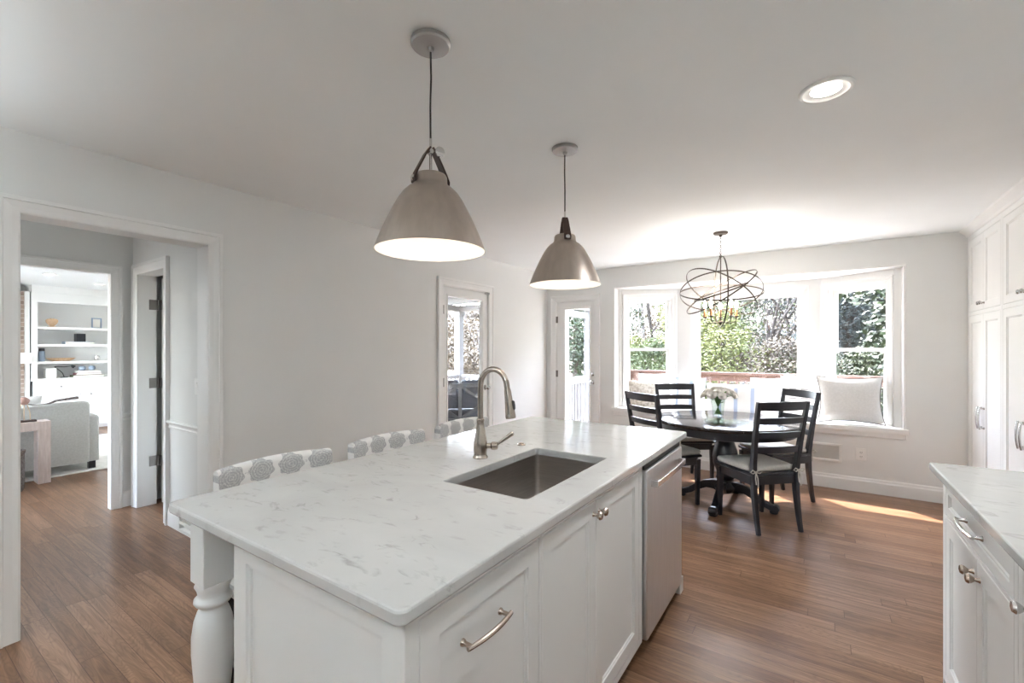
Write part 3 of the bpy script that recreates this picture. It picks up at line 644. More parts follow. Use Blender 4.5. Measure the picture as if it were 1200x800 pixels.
def globe(x, y, z, label, watts):  # unseen fill globes, added to light ceiling and walls
    root = thing('fill_globe_lamp', label, 'lamp', (x, y, CE), 0, 'globe fill lamps added behind the camera')
    bm = new(); lathe(bm, [(0.06,0),(0.06,-0.02),(0.01,-0.025)], segs=24); tube(bm, [(0,0,-0.02),(0,0,z-CE+0.15)], 0.006, 8); obj('stem', bm, 'chrome', root, smooth=True, local=True)
    bm = new(); bmesh.ops.create_uvsphere(bm, u_segments=24, v_segments=16, radius=0.15); bmesh.ops.translate(bm, verts=bm.verts, vec=(0,0,z-CE)); o = obj('globe_shade', bm, M['globe'], root, smooth=True, local=True)
M['globe'] = mat('opal_glass', (0.9,0.9,0.88), 0.4, emit=(0.91,0.97,1.0), es=1.0)
globe(-1.4, -1.7, 2.2, 'added opal glass globe lamp lifting the near kitchen ceiling', 60)
globe(0.2, -1.5, 2.2, 'added opal glass globe lamp behind the camera, brightening the ceiling', 60)
def fill_torchiere(x, y, label, watts):  # uplighters added out of view to bounce light off the ceiling
    root = thing('fill_uplighter', label, 'lamp', (x, y, 0), 0, 'uplighters added behind the camera for fill')
    bm = new(); lathe(bm, [(0.14,0),(0.14,0.015),(0.02,0.03),(0.012,0.05)], segs=28); obj('base', bm, 'chrome', root, smooth=True, local=True)
    bm = new(); tube(bm, [(0,0,0.03),(0,0,1.62)], 0.011, 10); obj('pole', bm, 'chrome', root, smooth=True, local=True)
    bm = new(); lathe(bm, [(0.02,1.60),(0.09,1.64),(0.15,1.72),(0.145,1.72),(0.085,1.65),(0.02,1.62)], segs=32); obj('uplight_bowl', bm, 'shade_in', root, smooth=True, local=True)
    l = bpy.data.lights.new('uplight_glow', 'SPOT'); l.energy = watts; l.spot_size = math.radians(150); l.spot_blend = 1.0; l.shadow_soft_size = 0.08; l.color = (0.87,0.955,1.0)
    lo = bpy.data.objects.new('lamp_glow', l); C.objects.link(lo); lo.parent = root; lo.location = (0, 0, 1.66); lo.rotation_euler = (PI, 0, 0)
fill_torchiere(-2.5, -1.0, 'chrome uplighter added unseen by the left wall to lift the ceiling', 88)
fill_torchiere(0.1, -1.5, 'chrome uplighter added unseen beside the right worktop to lift the ceiling', 112)
M['canopy'] = mat('satin_nickel', (0.40,0.39,0.38), 0.4, 1.0)
def pendant(x, y, rz, label):
    root = thing('pendant_lamp', label, 'lamp', (x, y, CE), rz, 'dome pendants over the island')
    bm = new(); lathe(bm, [(0.067, 0), (0.067, -0.012), (0.062, -0.018), (0.012, -0.022), (0.010, -0.034), (0.004, -0.036)], segs=40); obj('canopy', bm, M['canopy'], root, smooth=True, local=True)
    bm = new(); tube(bm, [(0,0,-0.03), (0.002,0.001,-0.12), (-0.001,0,-0.22), (0,0,-0.335)], 0.0034, 8); obj('power_cord', bm, 'cord', root, smooth=True, local=True)
    bm = new(); tube(bm, [(0,0,-0.33), (0,0,-0.47)], 0.0045, 10); axis_lathe(bm, [(0.013,0),(0.017,0.002),(0.017,0.007),(0.013,0.009)], (0.026,-0.014,-0.375), (0,-1,0), 16)
    axis_lathe(bm, [(0.008,0),(0.008,0.024)], (0.0,0.012,-0.375), (0,-1,0), 12)
    obj('stem', bm, 'chrome', root, smooth=True, local=True)
    # domed shade, thin shell
    P_ = [(0.004,-0.452),(0.044,-0.452),(0.052,-0.456),(0.0555,-0.463),(0.0565,-0.483),(0.062,-0.493),(0.077,-0.503),(0.094,-0.520),(0.109,-0.542),(0.126,-0.573),(0.144,-0.610),(0.163,-0.652),(0.176,-0.685),(0.186,-0.712)]
    bm = new(); lathe(bm, P_, segs=64, cap0=True, cap1=False); obj('shade', bm, 'nickel', root, smooth=True, local=True, angle=50)
    bm = new(); Q = [(r-0.003, z-0.003) for r, z in P_[1:]]; Q[-1] = (0.1835, -0.712)
    lathe(bm, Q, segs=64, cap0=True, cap1=False)
    lathe(bm, [(0.186,-0.712),(0.1835,-0.712)], segs=64, cap0=False, cap1=False)
    obj('shade_lining', bm, 'shade_in', root, smooth=True, local=True, angle=50)
    for s in (-1, 1):
        bm = new(); pts = [(s*0.0600,0,-0.488),(s*0.0605,0,-0.472),(s*0.053,0,-0.452),(s*0.037,0,-0.420),(s*0.020,0,-0.386),(s*0.004,0,-0.362)]
        strip(bm, pts, [0.034,0.038,0.036,0.034,0.032,0.028], 0.006, (0,1,0)); sp2 = obj('leather_strap', bm, 'leather', root, local=True, bevel=0.001)
        bm = new(); axis_lathe(bm, [(0.011,0),(0.011,0.003),(0.008,0.006),(0.001,0.007)], (s*0.062,0,-0.474), (s,0,0), 16); obj('rivet', bm, 'chrome', sp2, smooth=True, local=True)
    bm = new(); lathe(bm, [(0.004,-0.490),(0.018,-0.492),(0.018,-0.530),(0.016,-0.535)], segs=20); obj('bulb_socket', bm, 'plate', root, smooth=True, local=True)
    bm = new(); lathe(bm, [(0.012,-0.535),(0.022,-0.550),(0.030,-0.575),(0.030,-0.595),(0.020,-0.615),(0.003,-0.622)], segs=24); b = obj('bulb', bm, 'flood', root, smooth=True, local=True)
    l = bpy.data.lights.new('pendant_glow', 'SPOT'); l.energy = 2.0*LAMP_K; l.shadow_soft_size = 0.08; l.color = (1.0,0.97,0.93); l.spot_size = math.radians(175); l.spot_blend = 0.3
    lo = bpy.data.objects.new('lamp_glow', l); C.objects.link(lo); lo.parent = root; lo.location = (0, 0, -0.64)
    return root
pendant(-1.09, 1.115, YAW+math.radians(33), 'larger-looking nearer brushed nickel dome pendant over the island front')
pendant(-1.09, 2.10, YAW+math.radians(97), 'farther brushed nickel dome pendant over the island far end')

# ---- orb chandelier
cx, cy = -0.72, 4.40
root = thing('chandelier', 'open iron orb chandelier with crossing rings and candle bulbs over the round table', 'chandelier', (cx, cy, CE))
bm = new(); lathe(bm, [(0.062,0),(0.062,-0.010),(0.056,-0.018),(0.015,-0.024),(0.012,-0.04),(0.003,-0.042)], segs=32); obj('canopy', bm, 'iron', root, smooth=True, local=True)
bm = new()
for k in range(9):
    z = -0.048-k*0.0195
    pts = []
    for i in range(12):
        a = 2*PI*i/12; px = 0.0065*math.cos(a); pz = 0.0125*math.sin(a)
        pts.append((px, 0, z+pz) if k % 2 else (0, px, z+pz))
    tube(bm, pts, 0.0022, 6, closed=True)
obj('chain', bm, 'iron', root, smooth=True, local=True)
bm = new(); tube(bm, [(0,0,-0.205),(0,0,-0.80)], 0.005, 10); lathe(bm, [(0.004,-0.79),(0.016,-0.795),(0.022,-0.805),(0.012,-0.82),(0.004,-0.835)], segs=20)
lathe(bm, [(0.004,-0.205),(0.012,-0.212),(0.012,-0.222),(0.005,-0.23)], segs=16); obj('centre_rod', bm, 'iron', root, smooth=True, local=True)
OC = Vector((0,0,-0.535)); rt = Vector((math.cos(YAW), math.sin(YAW), 0)); fw = Vector((-math.sin(YAW), math.cos(YAW), 0)); up = Vector((0,0,1))
def ring(a, b, ra, rb):
    bm = new(); n_ = 72; pts = [OC + a*(ra*math.cos(2*PI*i/n_)) + b*(rb*math.sin(2*PI*i/n_)) for i in range(n_)]
    nn = a.cross(b).normalized()
    rings = []
    for i in range(n_):
        out = (pts[i]-OC).normalized(); s2 = nn*0.0055; o2 = out*0.0016
        rings.append([pts[i]-s2-o2, pts[i]+s2-o2, pts[i]+s2+o2, pts[i]-s2+o2])
    rings.append(rings[0]); loft(bm, rings, False, False); bmesh.ops.remove_doubles(bm, verts=bm.verts, dist=1e-6)
    obj('orb_ring', bm, 'iron', root, smooth=True, local=True)
def rot2(a, b, ang): return a*math.cos(ang)+b*math.sin(ang)
# vertical ring seen nearly edge-on
ring(rot2(fw, rt, 0.26).normalized(), up, 0.33, 0.315)
# wide tilted rings
ring(rt*math.cos(0.10)+up*math.sin(0.10), (fw*math.cos(0.30)+up*math.sin(0.30)), 0.348, 0.335)
ring(rt*math.cos(-0.10)+up*math.sin(-0.10), (fw*math.cos(-0.42)+up*math.sin(-0.42)), 0.348, 0.335)
ring((rt*math.cos(0.62)+up*math.sin(0.62)), (fw*math.cos(0.05)+up*math.sin(0.05)), 0.335, 0.335)
ring((rt*math.cos(-0.60)+up*math.sin(-0.60)), (fw*math.cos(-0.10)+up*math.sin(-0.10)), 0.335, 0.335)
ring(rot2(rt, fw, 0.5).normalized()*math.cos(0.3)+up*math.sin(0.3), fw, 0.30, 0.335)
for k in range(5):
    a = 2*PI*k/5+0.5; R_ = 0.135; px, py = R_*math.cos(a), R_*math.sin(a)
    bm = new(); tube(bm, [(0,0,-0.805),(px*0.5,py*0.5,-0.815),(px*0.9,py*0.9,-0.805),(px,py,-0.785),(px,py,-0.755)], 0.004, 8)
    lathe(bm, [(0.004,-0.765),(0.020,-0.760),(0.022,-0.754),(0.012,-0.750)], (px,py,0), 16); arm = obj('candle_arm', bm, 'iron', root, smooth=True, local=True)
    bm = new(); lathe(bm, [(0.011,-0.752),(0.011,-0.690),(0.009,-0.686)], (px,py,0), 16); obj('candle_sleeve', bm, 'copper', arm, smooth=True, local=True)
    bm = new(); lathe(bm, [(0.006,-0.688),(0.011,-0.675),(0.015,-0.655),(0.013,-0.635),(0.007,-0.615),(0.001,-0.598)], (px,py,0), 16); obj('candle_bulb', bm, 'bulb', arm, smooth=True, local=True)
    l = bpy.data.lights.new('candle_glow', 'POINT'); l.energy = 2.1*LAMP_K; l.shadow_soft_size = 0.03; l.color = (1.0,0.98,0.95)
    lo = bpy.data.objects.new('lamp_glow', l); C.objects.link(lo); lo.parent = root; lo.location = (px, py, -0.57)

# ------------------------------------------------------------------ island
IX0, IX1, IY0, IY1 = -1.692, -0.627, 0.564, 2.745
CT0, CT1 = 0.883, 0.915
SX0, SX1, SY0, SY1 = -1.135, -0.765, 1.215, 1.885
bm = new(); rslab(bm, IX0, IX1, IY0, IY1, CT0, CT1, 0.022, 0.006, (SX0, SX1, SY0, SY1, 0.018))
tag(obj('countertop', bm, 'quartz'), 'white grey-veined quartz worktop of the island with the sink cut into it', 'countertop')
FX_ = -0.655; BX = -1.33
FI = Fr((FX_, 0, 0), (0,1,0), (1,0,0)); FN = Fr((0, 0.60, 0), (1,0,0), (0,-1,0))
def carcass(bm, fr, u0, u1, depth, top=CT0, toe=0.075, toe_in=0.06, solid_top=False):
    """hollow cabinet box behind the face frame"""
    t = 0.018
    fbox(bm, fr, u0, u0+t, toe, top, -depth, -0.02); fbox(bm, fr, u1-t, u1, toe, top, -depth, -0.02)
    fbox(bm, fr, u0+t, u1-t, toe, toe+t, -depth, -0.02); fbox(bm, fr, u0+t, u1-t, toe+t, top, -depth, -depth+t)
    fbox(bm, fr, u0, u1, 0, toe, -depth, -toe_in)
    if solid_top: fbox(bm, fr, u0+t, u1-t, top-t, top, -depth+t, -0.02)
# cabinet 1: pull-out
root = thing('base_cabinet', 'white island cabinet nearest the camera with one framed pull-out front and a long bow handle', 'cabinet', (-1.0, 0.85, 0))
bm = new(); carcass(bm, FI, 0.614, 1.112, 0.675); holes_wall(bm, FI, 0.6135, 1.112, 0.075, CT0, -0.02, 0, [(0.638, 1.106, 0.105, 0.858)]); obj('carcass', bm, 'cab', root)
bm = new(); shaker(bm, FI, 0.6405, 1.1035, 0.1075, 0.8555, st=0.056); dr = obj('pull_out_front', bm, 'cab', root)
bow_pull(FI.p(0.842, 0.742, 0), (0,1,0), (1,0,0), 0.168, dr)
bm = new(); shaker(bm, FN, BX, FX_, 0.0, CT0, st=0.062, th=0.013, depth=0.011, mould=0.012); obj('end_panel', bm, 'cab', root)
# cabinet 2: sink base
root = thing('base_cabinet', 'white island sink cabinet with a pair of framed doors and two small knobs', 'cabinet', (-1.0, 1.55, 0))
bm = new(); carcass(bm, FI, 1.113, 2.012, 0.675); holes_wall(bm, FI, 1.113, 2.012, 0.075, CT0, -0.02, 0, [(1.122, 1.972, 0.105, 0.858)]); obj('carcass', bm, 'cab', root)
for a, b, ku in ((1.1245, 1.5005, 1.478), (1.5035, 1.9695, 1.526)):
    bm = new(); shaker(bm, FI, a, b, 0.1075, 0.8555, st=0.056); d = obj('door', bm, 'cab', root); knob(FI.p(ku, 0.812, 0), (1,0,0), d)
# dishwasher
root = thing('dishwasher', 'stainless steel dishwasher at the far end of the island', 'dishwasher', (-0.9, 2.335, 0))
bm = new(); box(bm, -1.25, -0.665, 2.020, 2.655, 0.075, 0.862); box(bm, -1.25, -0.72, 2.020, 2.655, 0.0, 0.075); obj('tub_housing', bm, 'rubber', root)
bm = new(); 
def R(i, w_): return [FI.p(a, b, w_) for a, b in rrect(2.026+i, 2.652-i, 0.075+i, 0.845-i, 0.006, 3)]
loft(bm, [R(0, -0.008), R(0, 0.014), R(0.004, 0.019)]); dd = obj('door_panel', bm, 'steel', root, smooth=True)
bm = new(); fbox(bm, FI, 2.026, 2.652, 0.846, 0.872, -0.02, 0.006); obj('control_strip', bm, 'rubber', root)
bm = new()
pts = [FI.p(2.085+0.51*i/16, 0.775+0.006*math.sin(PI*i/16), 0.048+0.010*math.sin(PI*i/16)) for i in range(17)]
strip(bm, pts, 0.026, 0.010, (0,0,1))
for u in (2.092, 2.588): fbox(bm, FI, u-0.010, u+0.010, 0.760, 0.790, 0.018, 0.052)
obj('handle', bm, 'chrome', dd, bevel=0.002)
# island end panel with foot
bm = new(); box(bm, BX, FX_, 2.660, 2.712, 0.0, CT0); box(bm, FX_-0.03, FX_+0.012, 2.655, 2.716, 0.0, 0.085)
tag(obj('end_panel', bm, 'cab', bevel=0.003), 'white end panel with a small foot beyond the dishwasher', 'panel')
bm = new(); box(bm, BX-0.012, BX-0.001, 0.603, 2.712, 0.0, CT0)
tag(obj('back_panel', bm, 'cab', bevel=0.002), 'white back panel of the island facing the stools', 'panel')
# turned leg and apron
root = thing('island_leg', 'white turned corner leg under the near left corner of the island', 'leg', (-1.532, 0.630, 0))
bm = new(); box(bm, -0.045, 0.045, -0.045, 0.045, 0.69, CT0)
obj('leg_block', bm, 'cab', root, local=True, bevel=0.003)
bm = new(); prof = [(0.030,0),(0.036,0.012),(0.030,0.05),(0.024,0.07),(0.026,0.09),(0.034,0.10),(0.034,0.115),(0.026,0.13),(0.030,0.20),(0.040,0.30),(0.050,0.40),(0.056,0.48),(0.056,0.53),(0.050,0.575),(0.042,0.60),(0.036,0.612),(0.037,0.618),(0.046,0.624),(0.051,0.632),(0.050,0.640),(0.042,0.646),(0.040,0.655),(0.043,0.668),(0.049,0.680),(0.045,0.690)]
lathe(bm, prof, segs=40); obj('turned_shaft', bm, 'cab', root, smooth=True, local=True, angle=60)
bm = new(); holes_wall(bm, Fr((0,0.592,0),(1,0,0),(0,-1,0)), -1.684, -1.578, 0.818, CT0, -0.020, 0, [(-1.675, -1.588, 0.826, 0.842), (-1.675, -1.588, 0.852, 0.876)])
box(bm, -1.684, -1.578, 0.604, 0.612, 0.818, CT0)
tag(obj('apron_bracket', bm, 'cab'), 'short white recessed apron left of the turned island leg', 'apron')
bm = new(); box(bm, -1.542, -1.522, 0.676, 2.70, 0.80, CT0-0.001); tag(obj('apron_rail', bm, 'cab'), 'long white apron rail under the worktop overhang behind the turned leg', 'apron')

# sink bowl
root = thing('sink', 'undermount dark stainless single bowl sink in the island', 'sink', (-0.95, 1.55, 0.66))
bm = new()
def sr(i, z, r): return [(x, y, z) for x, y in rrect(SX0-0.004+i, SX1+0.004-i, SY0-0.004+i, SY1+0.004-i, r)]
inner = [sr(0, CT0-0.001, 0.020), sr(0.002, 0.80, 0.020), sr(0.004, 0.70, 0.020), sr(0.010, 0.682, 0.024), sr(0.026, 0.674, 0.03)]
lo_ = [[(x, y, 0.670) for x, y in rrect(-0.99, -0.91, 1.51, 1.59, 0.0395)]]
loft(bm, [sr(-0.022, CT0-0.003, 0.03), sr(-0.022, CT0-0.0005, 0.03)] + inner + lo_, False, True)
loft(bm, [sr(-0.022, CT0-0.003, 0.03), sr(-0.003, CT0-0.004, 0.022), sr(-0.002, 0.70, 0.022), sr(0.02, 0.668, 0.03)], False, True)
obj('basin', bm, 'sink', root, smooth=True, angle=50)
bm = new(); lathe(bm, [(0.044,0.003),(0.040,0.005),(0.034,0.003),(0.030,-0.0)], (-0.95, 1.55, 0.671), 28, False, True); obj('drain', bm, 'chrome', root, smooth=True)

# faucet
fxx, fyy = -1.234, 1.572
root = thing('kitchen_faucet', 'tall brushed bronze gooseneck pull-down faucet behind the sink', 'faucet', (fxx, fyy, CT1))
bm = new(); lathe(bm, [(0.033,0.0),(0.033,0.006),(0.029,0.010),(0.028,0.020),(0.031,0.045),(0.030,0.070),(0.024,0.105),(0.0175,0.140),(0.0155,0.158),(0.017,0.162),(0.017,0.170),(0.0145,0.174)], segs=36); obj('faucet_body', bm, 'faucet', root, smooth=True, local=True, angle=60)
bm = new(); pts = [(0,0,0.165),(0,0,0.22),(0,0,0.28)]
Rr = 0.069
fd_ = Vector((1.0, 0.05, 0)).normalized()
for i in range(1, 19):
    a = PI*(1-i/18.0*0.93); pts.append((fd_.x*(Rr+Rr*math.cos(a)), fd_.y*(Rr+Rr*math.cos(a)), 0.315+Rr*1.12*math.sin(a)))
e = Vector(pts[-1]); pts.append(tuple(e+Vector((0.006,0,-0.035)))); 
tube(bm, pts, 0.0125, 16); obj('gooseneck', bm, 'faucet', root, smooth=True, local=True)
bm = new(); e2 = Vector(pts[-1]); dn = Vector((0.14,0.01,-1)).normalized()
axis_lathe(bm, [(0.0135,-0.012),(0.015,0.0),(0.0165,0.03),(0.021,0.085),(0.0225,0.105),(0.021,0.112),(0.015,0.113)], e2, dn, 24); sh = obj('spray_head', bm, 'faucet', root, smooth=True, local=True)
bm = new(); q = e2+dn*0.055+Vector((0.020,0.004,0)); axis_lathe(bm, [(0.002,-0.020),(0.006,-0.016),(0.0075,0.0),(0.006,0.016),(0.002,0.020)], q, dn, 12); obj('spray_button', bm, 'rubber', sh, smooth=True, local=True)
bm = new(); hd = Vector((0.80, 0.60, 0)).normalized()
axis_lathe(bm, [(0.012,0.012),(0.012,0.045),(0.018,0.050),(0.019,0.060),(0.017,0.074),(0.010,0.078)], (0,0,0.052), hd, 20)
h0 = Vector((0,0,0.052))+hd*0.064; ld = (rt*0.86+up*0.60).normalized()
tube(bm, [h0, h0+ld*0.03, h0+ld*0.06, h0+ld*0.095, h0+ld*0.100], [0.007,0.006,0.008,0.0105,0.006], 12); obj('lever_handle', bm, 'faucet', root, smooth=True, local=True)
root = thing('air_switch', 'small round bronze disposal button on the island beside the faucet', 'button', (-1.228, 1.897, CT1))
bm = new(); lathe(bm, [(0.021,0),(0.021,0.003),(0.017,0.006)], segs=28); obj('button_base', bm, 'faucet', root, smooth=True, local=True)
bm = new(); lathe(bm, [(0.011,0.005),(0.012,0.009),(0.009,0.011)], segs=20); obj('push_button', bm, 'faucet', root, smooth=True, local=True)

# ------------------------------------------------------------------ counter stools
def make_stool():
    root = thing('counter_stool', '', 'stool', (0,0,0), 0, 'counter stools along the island')
    # padded curved back (faces +x); a closed cushion form
    bm = new(); rings = []
    n_ = 20
    for k in range(n_+1):
        t = -1+2*k/n_; y = 0.235*t; bow = -0.045*(1-t*t)
        sec = []
        ze = 0.948-0.006*t*t
        rr = 0.030*(1.0 if abs(t) < 0.98 else 0.8)
        for (dx, z) in ((rr, 0.50), (rr, ze-0.022), (rr*0.72, ze-0.006), (0, ze), (-rr*0.72, ze-0.006), (-rr, ze-0.022), (-rr, 0.50)): sec.append((-0.20+bow+dx+0.02*(z-0.6)*-1.0, y, z))
        rings.append(sec)
    loft(bm, rings); obj('backrest', bm, 'medal', root, smooth=True, local=True, angle=50)
    bm = new()
    loft(bm, [[(x, y, z) for x, y in rrect(-0.185+i, 0.225-i, -0.232+i, 0.232-i, 0.05)] for i, z in ((0.01,0.495),(0,0.505),(0,0.575),(0.008,0.595),(0.03,0.606),(0.08,0.610))]); obj('seat', bm, 'medal', root, smooth=True, local=True, angle=50)
    for sx, sy in ((1,1),(1,-1),(-1,1),(-1,-1)):
        bm = new(); x0 = 0.19 if sx > 0 else -0.175
        strip(bm, [(x0, sy*0.195, 0.495), (x0+sx*0.012, sy*0.20, 0.25), (x0+sx*0.03, sy*0.205, 0.0)], [0.042,0.036,0.028], [0.042,0.036,0.028], (0,1,0)); obj('leg', bm, 'black', root, local=True, bevel=0.003)
    for (x0,x1,y0,y1,z) in ((0.195,0.215,-0.19,0.19,0.20),(-0.20,-0.18,-0.19,0.19,0.24),(-0.19,0.20,-0.21,-0.19,0.24),(-0.19,0.20,0.19,0.21,0.24)):
        bm = new(); box(bm, x0, x1, y0, y1, z-0.013, z+0.013); obj('stretcher', bm, 'black', root, local=True, bevel=0.002)
    return root
s0 = make_stool()
for i, (y, lb) in enumerate(((1.005, 'patterned counter stool nearest the camera, beside the hall opening'), (1.59, 'patterned counter stool, middle of the three along the island'), (2.185, 'patterned counter stool farthest from camera, in front of the glass door'))):
    o = s0 if i == 0 else copy_tree(s0); o.location = (-1.645, y, 0); o['label'] = lb

# ------------------------------------------------------------------ right counter
CX0 = 0.392; CY1 = 2.584; KX = 0.42; KY = 2.473
bm = new(); rslab(bm, CX0, RX2-0.002, -1.2, CY1, CT0, CT1, 0.012, 0.005); tag(obj('countertop', bm, 'quartz'), 'white quartz worktop of the right-hand cabinets at the photo edge', 'countertop')
FK = Fr((KX, 0, 0), (0,-1,0), (-1,0,0))
root = thing('base_cabinet', 'white right-hand cabinet with one drawer over two doors at the counter end', 'cabinet', (0.75, 2.08, 0))
u0, u1 = -KY, -1.664
bm = new(); carcass(bm, FK, u0, u1, 0.66, solid_top=True); holes_wall(bm, FK, u0, u1, 0.075, CT0, -0.02, 0, [(u0+0.035, u1-0.025, 0.105, 0.728), (u0+0.035, u1-0.025, 0.740, 0.866)]); 
obj('carcass', bm, 'cab', root)
bm = new(); box(bm, KX, KX+0.66, KY+0.0005, KY+0.012, 0, CT0); obj('end_panel', bm, 'cab', root)
bm = new(); shaker(bm, FK, u0+0.0375, u1-0.0275, 0.7425, 0.8635, st=0.034); d = obj('drawer', bm, 'cab', root); bow_pull(FK.p(-2.045, 0.812, 0), (0,1,0), (-1,0,0), 0.20, d, 'chrome')
um = -2.02
for a, b, ku in ((u0+0.0375, um-0.0015, um-0.035), (um+0.0015, u1-0.0275, um+0.035)):
    bm = new(); shaker(bm, FK, a, b, 0.1075, 0.7255, st=0.056); d = obj('door', bm, 'cab', root); knob(FK.p(ku, 0.672, 0), (-1,0,0), d)
root = thing('base_cabinet', 'white right-hand cabinet cropped at the photo edge with a knob at its side', 'cabinet', (0.75, 1.2, 0))
u0, u1 = -1.660, -0.70
bm = new(); carcass(bm, FK, u0, u1, 0.66, solid_top=True); holes_wall(bm, FK, u0, u1, 0.075, CT0, -0.02, 0, [(u0+0.03, u1-0.03, 0.105, 0.866)]); obj('carcass', bm, 'cab', root)
for a, b, ku in ((u0+0.0325, -1.1815, u0+0.085), (-1.1785, u1-0.0325, -1.14)):
    bm = new(); shaker(bm, FK, a, b, 0.1075, 0.8635, st=0.056); d = obj('door', bm, 'cab', root); knob(FK.p(ku, 0.775, 0), (-1,0,0), d, 'chrome')
root = thing('base_cabinet', 'white cabinet beyond the photo edge under the right worktop', 'cabinet', (0.75, 0, 0))
bm = new(); carcass(bm, FK, -0.698, 1.15, 0.66, solid_top=True); obj('carcass', bm, 'cab', root)
bm = new(); shaker(bm, FK, -0.69, 1.14, 0.10, 0.87, st=0.06); obj('door', bm, 'cab', root)

# ------------------------------------------------------------------ tall cabinets
TX = 1.10
FT = Fr((TX, 0, 0), (0,-1,0), (-1,0,0))
def tall(y0, y1, label):
    root = thing('tall_cabinet', label, 'cabinet', (1.42, (y0+y1)/2, 0)); u0, u1 = -y1, -y0; um = (u0+u1)/2
    bm = new(); holes_wall(bm, FT, u0, u1, 0.0, 2.375, -0.02, 0, [(u0+0.028, u1-0.028, 0.10, 1.680), (u0+0.028, u1-0.028, 1.712, 2.335)])
    fbox(bm, FT, u0, u0+0.018, 0, 2.375, -0.62, -0.02); fbox(bm, FT, u1-0.018, u1, 0, 2.375, -0.62, -0.02); fbox(bm, FT, u0+0.018, u1-0.018, 2.355, 2.375, -0.62, -0.02); fbox(bm, FT, u0+0.018, u1-0.018, 0.0, 2.355, -0.62, -0.60)
    fbox(bm, FT, u0+0.018, u1-0.018, 1.685, 1.705, -0.60, -0.02)
    obj('carcass', bm, 'trim', root)
    for s, (a, b) in ((-1, (u0+0.0305, um-0.0015)), (1, (um+0.0015, u1-0.0305))):
        bm = new(); shaker(bm, FT, a, b, 0.1025, 1.6775, st=0.058); d = obj('lower_door', bm, 'trim', root); bow_pull(FT.p(um+s*0.03, 0.84, 0), (0,0,1), (-1,0,0), 0.18, d, 'chrome')
        bm = new(); shaker(bm, FT, a, b, 1.7145, 2.3325, st=0.058); d = obj('upper_door', bm, 'trim', root); knob(FT.p(um+s*0.03, 1.765, 0), (-1,0,0), d, 'chrome')
    return root
tall(4.672, B-0.003, 'tall white pantry cabinet in the corner against the end wall')
tall(3.782, 4.668, 'tall white pantry cabinet nearer the camera at the right photo edge')
bm = new(); loft(bm, [[(TX+a, y, z) for a, z in ((0.0, 2.375), (-0.012, 2.378), (-0.018, 2.395), (-0.055, 2.425), (-0.060, CE-0.001), (0.60, CE-0.001), (0.60, 2.375))] for y in (3.782, B-0.003)])
struct('trim_12', bm, 'trim', 'white crown moulding above the tall cabinets', 'trim')

# ------------------------------------------------------------------ dining table
tx, ty = -0.69, 4.45
root = thing('round_table', 'round black pedestal dining table below the orb chandelier', 'table', (tx, ty, 0), math.radians(-5))
bm = new(); lathe(bm, [(0.575,0.728),(0.592,0.731),(0.60,0.740),(0.60,0.752),(0.595,0.759),(0.585,0.762)], segs=96); obj('tabletop', bm, 'tabletop', root, smooth=True, local=True, angle=50)
bm = new(); lathe(bm, [(0.545,0.660),(0.553,0.663),(0.556,0.728),(0.53,0.7285)], segs=80); obj('apron', bm, 'black', root, smooth=True, local=True)
bm = new(); lathe(bm, [(0.05,0.10),(0.07,0.115),(0.085,0.13),(0.09,0.16),(0.075,0.18),(0.060,0.20),(0.055,0.215),(0.075,0.225),(0.080,0.24),(0.065,0.255),(0.058,0.27),(0.075,0.30),(0.100,0.36),(0.108,0.42),(0.098,0.49),(0.078,0.55),(0.066,0.59),(0.072,0.60),(0.072,0.615),(0.062,0.625),(0.085,0.645),(0.13,0.660)], segs=48); obj('pedestal', bm, 'black', root, smooth=True, local=True, angle=60)
for k in range(4):
    a = k*PI/2; d = Vector((math.cos(a), math.sin(a), 0)); s = Vector((-math.sin(a), math.cos(a), 0))
    bm = new(); pts = []; ws = []; ts = []
    for (r, z, w_, t) in ((0.045,0.155,0.06,0.10),(0.10,0.165,0.06,0.085),(0.17,0.155,0.055,0.07),(0.24,0.115,0.055,0.06),(0.31,0.070,0.052,0.052),(0.36,0.050,0.055,0.050),(0.395,0.045,0.06,0.05)):
        pts.append(d*r+Vector((0,0,z))); ws.append(w_); ts.append(t)
    strip(bm, pts, ws, ts, s); lg = obj('leg', bm, 'black', root, local=True, bevel=0.008)
    bm = new(); c_ = d*0.385
    lathe(bm, [(0.030,0.0),(0.034,0.006),(0.034,0.02),(0.028,0.030)], (c_.x, c_.y, 0), 20); axis_lathe(bm, [(0.004,-0.034),(0.03,-0.030),(0.034,0),(0.03,0.030),(0.004,0.034)], c_+d*0.012+Vector((0,0,0.042)), s, 18)
    obj('foot', bm, 'black', lg, smooth=True, local=True)

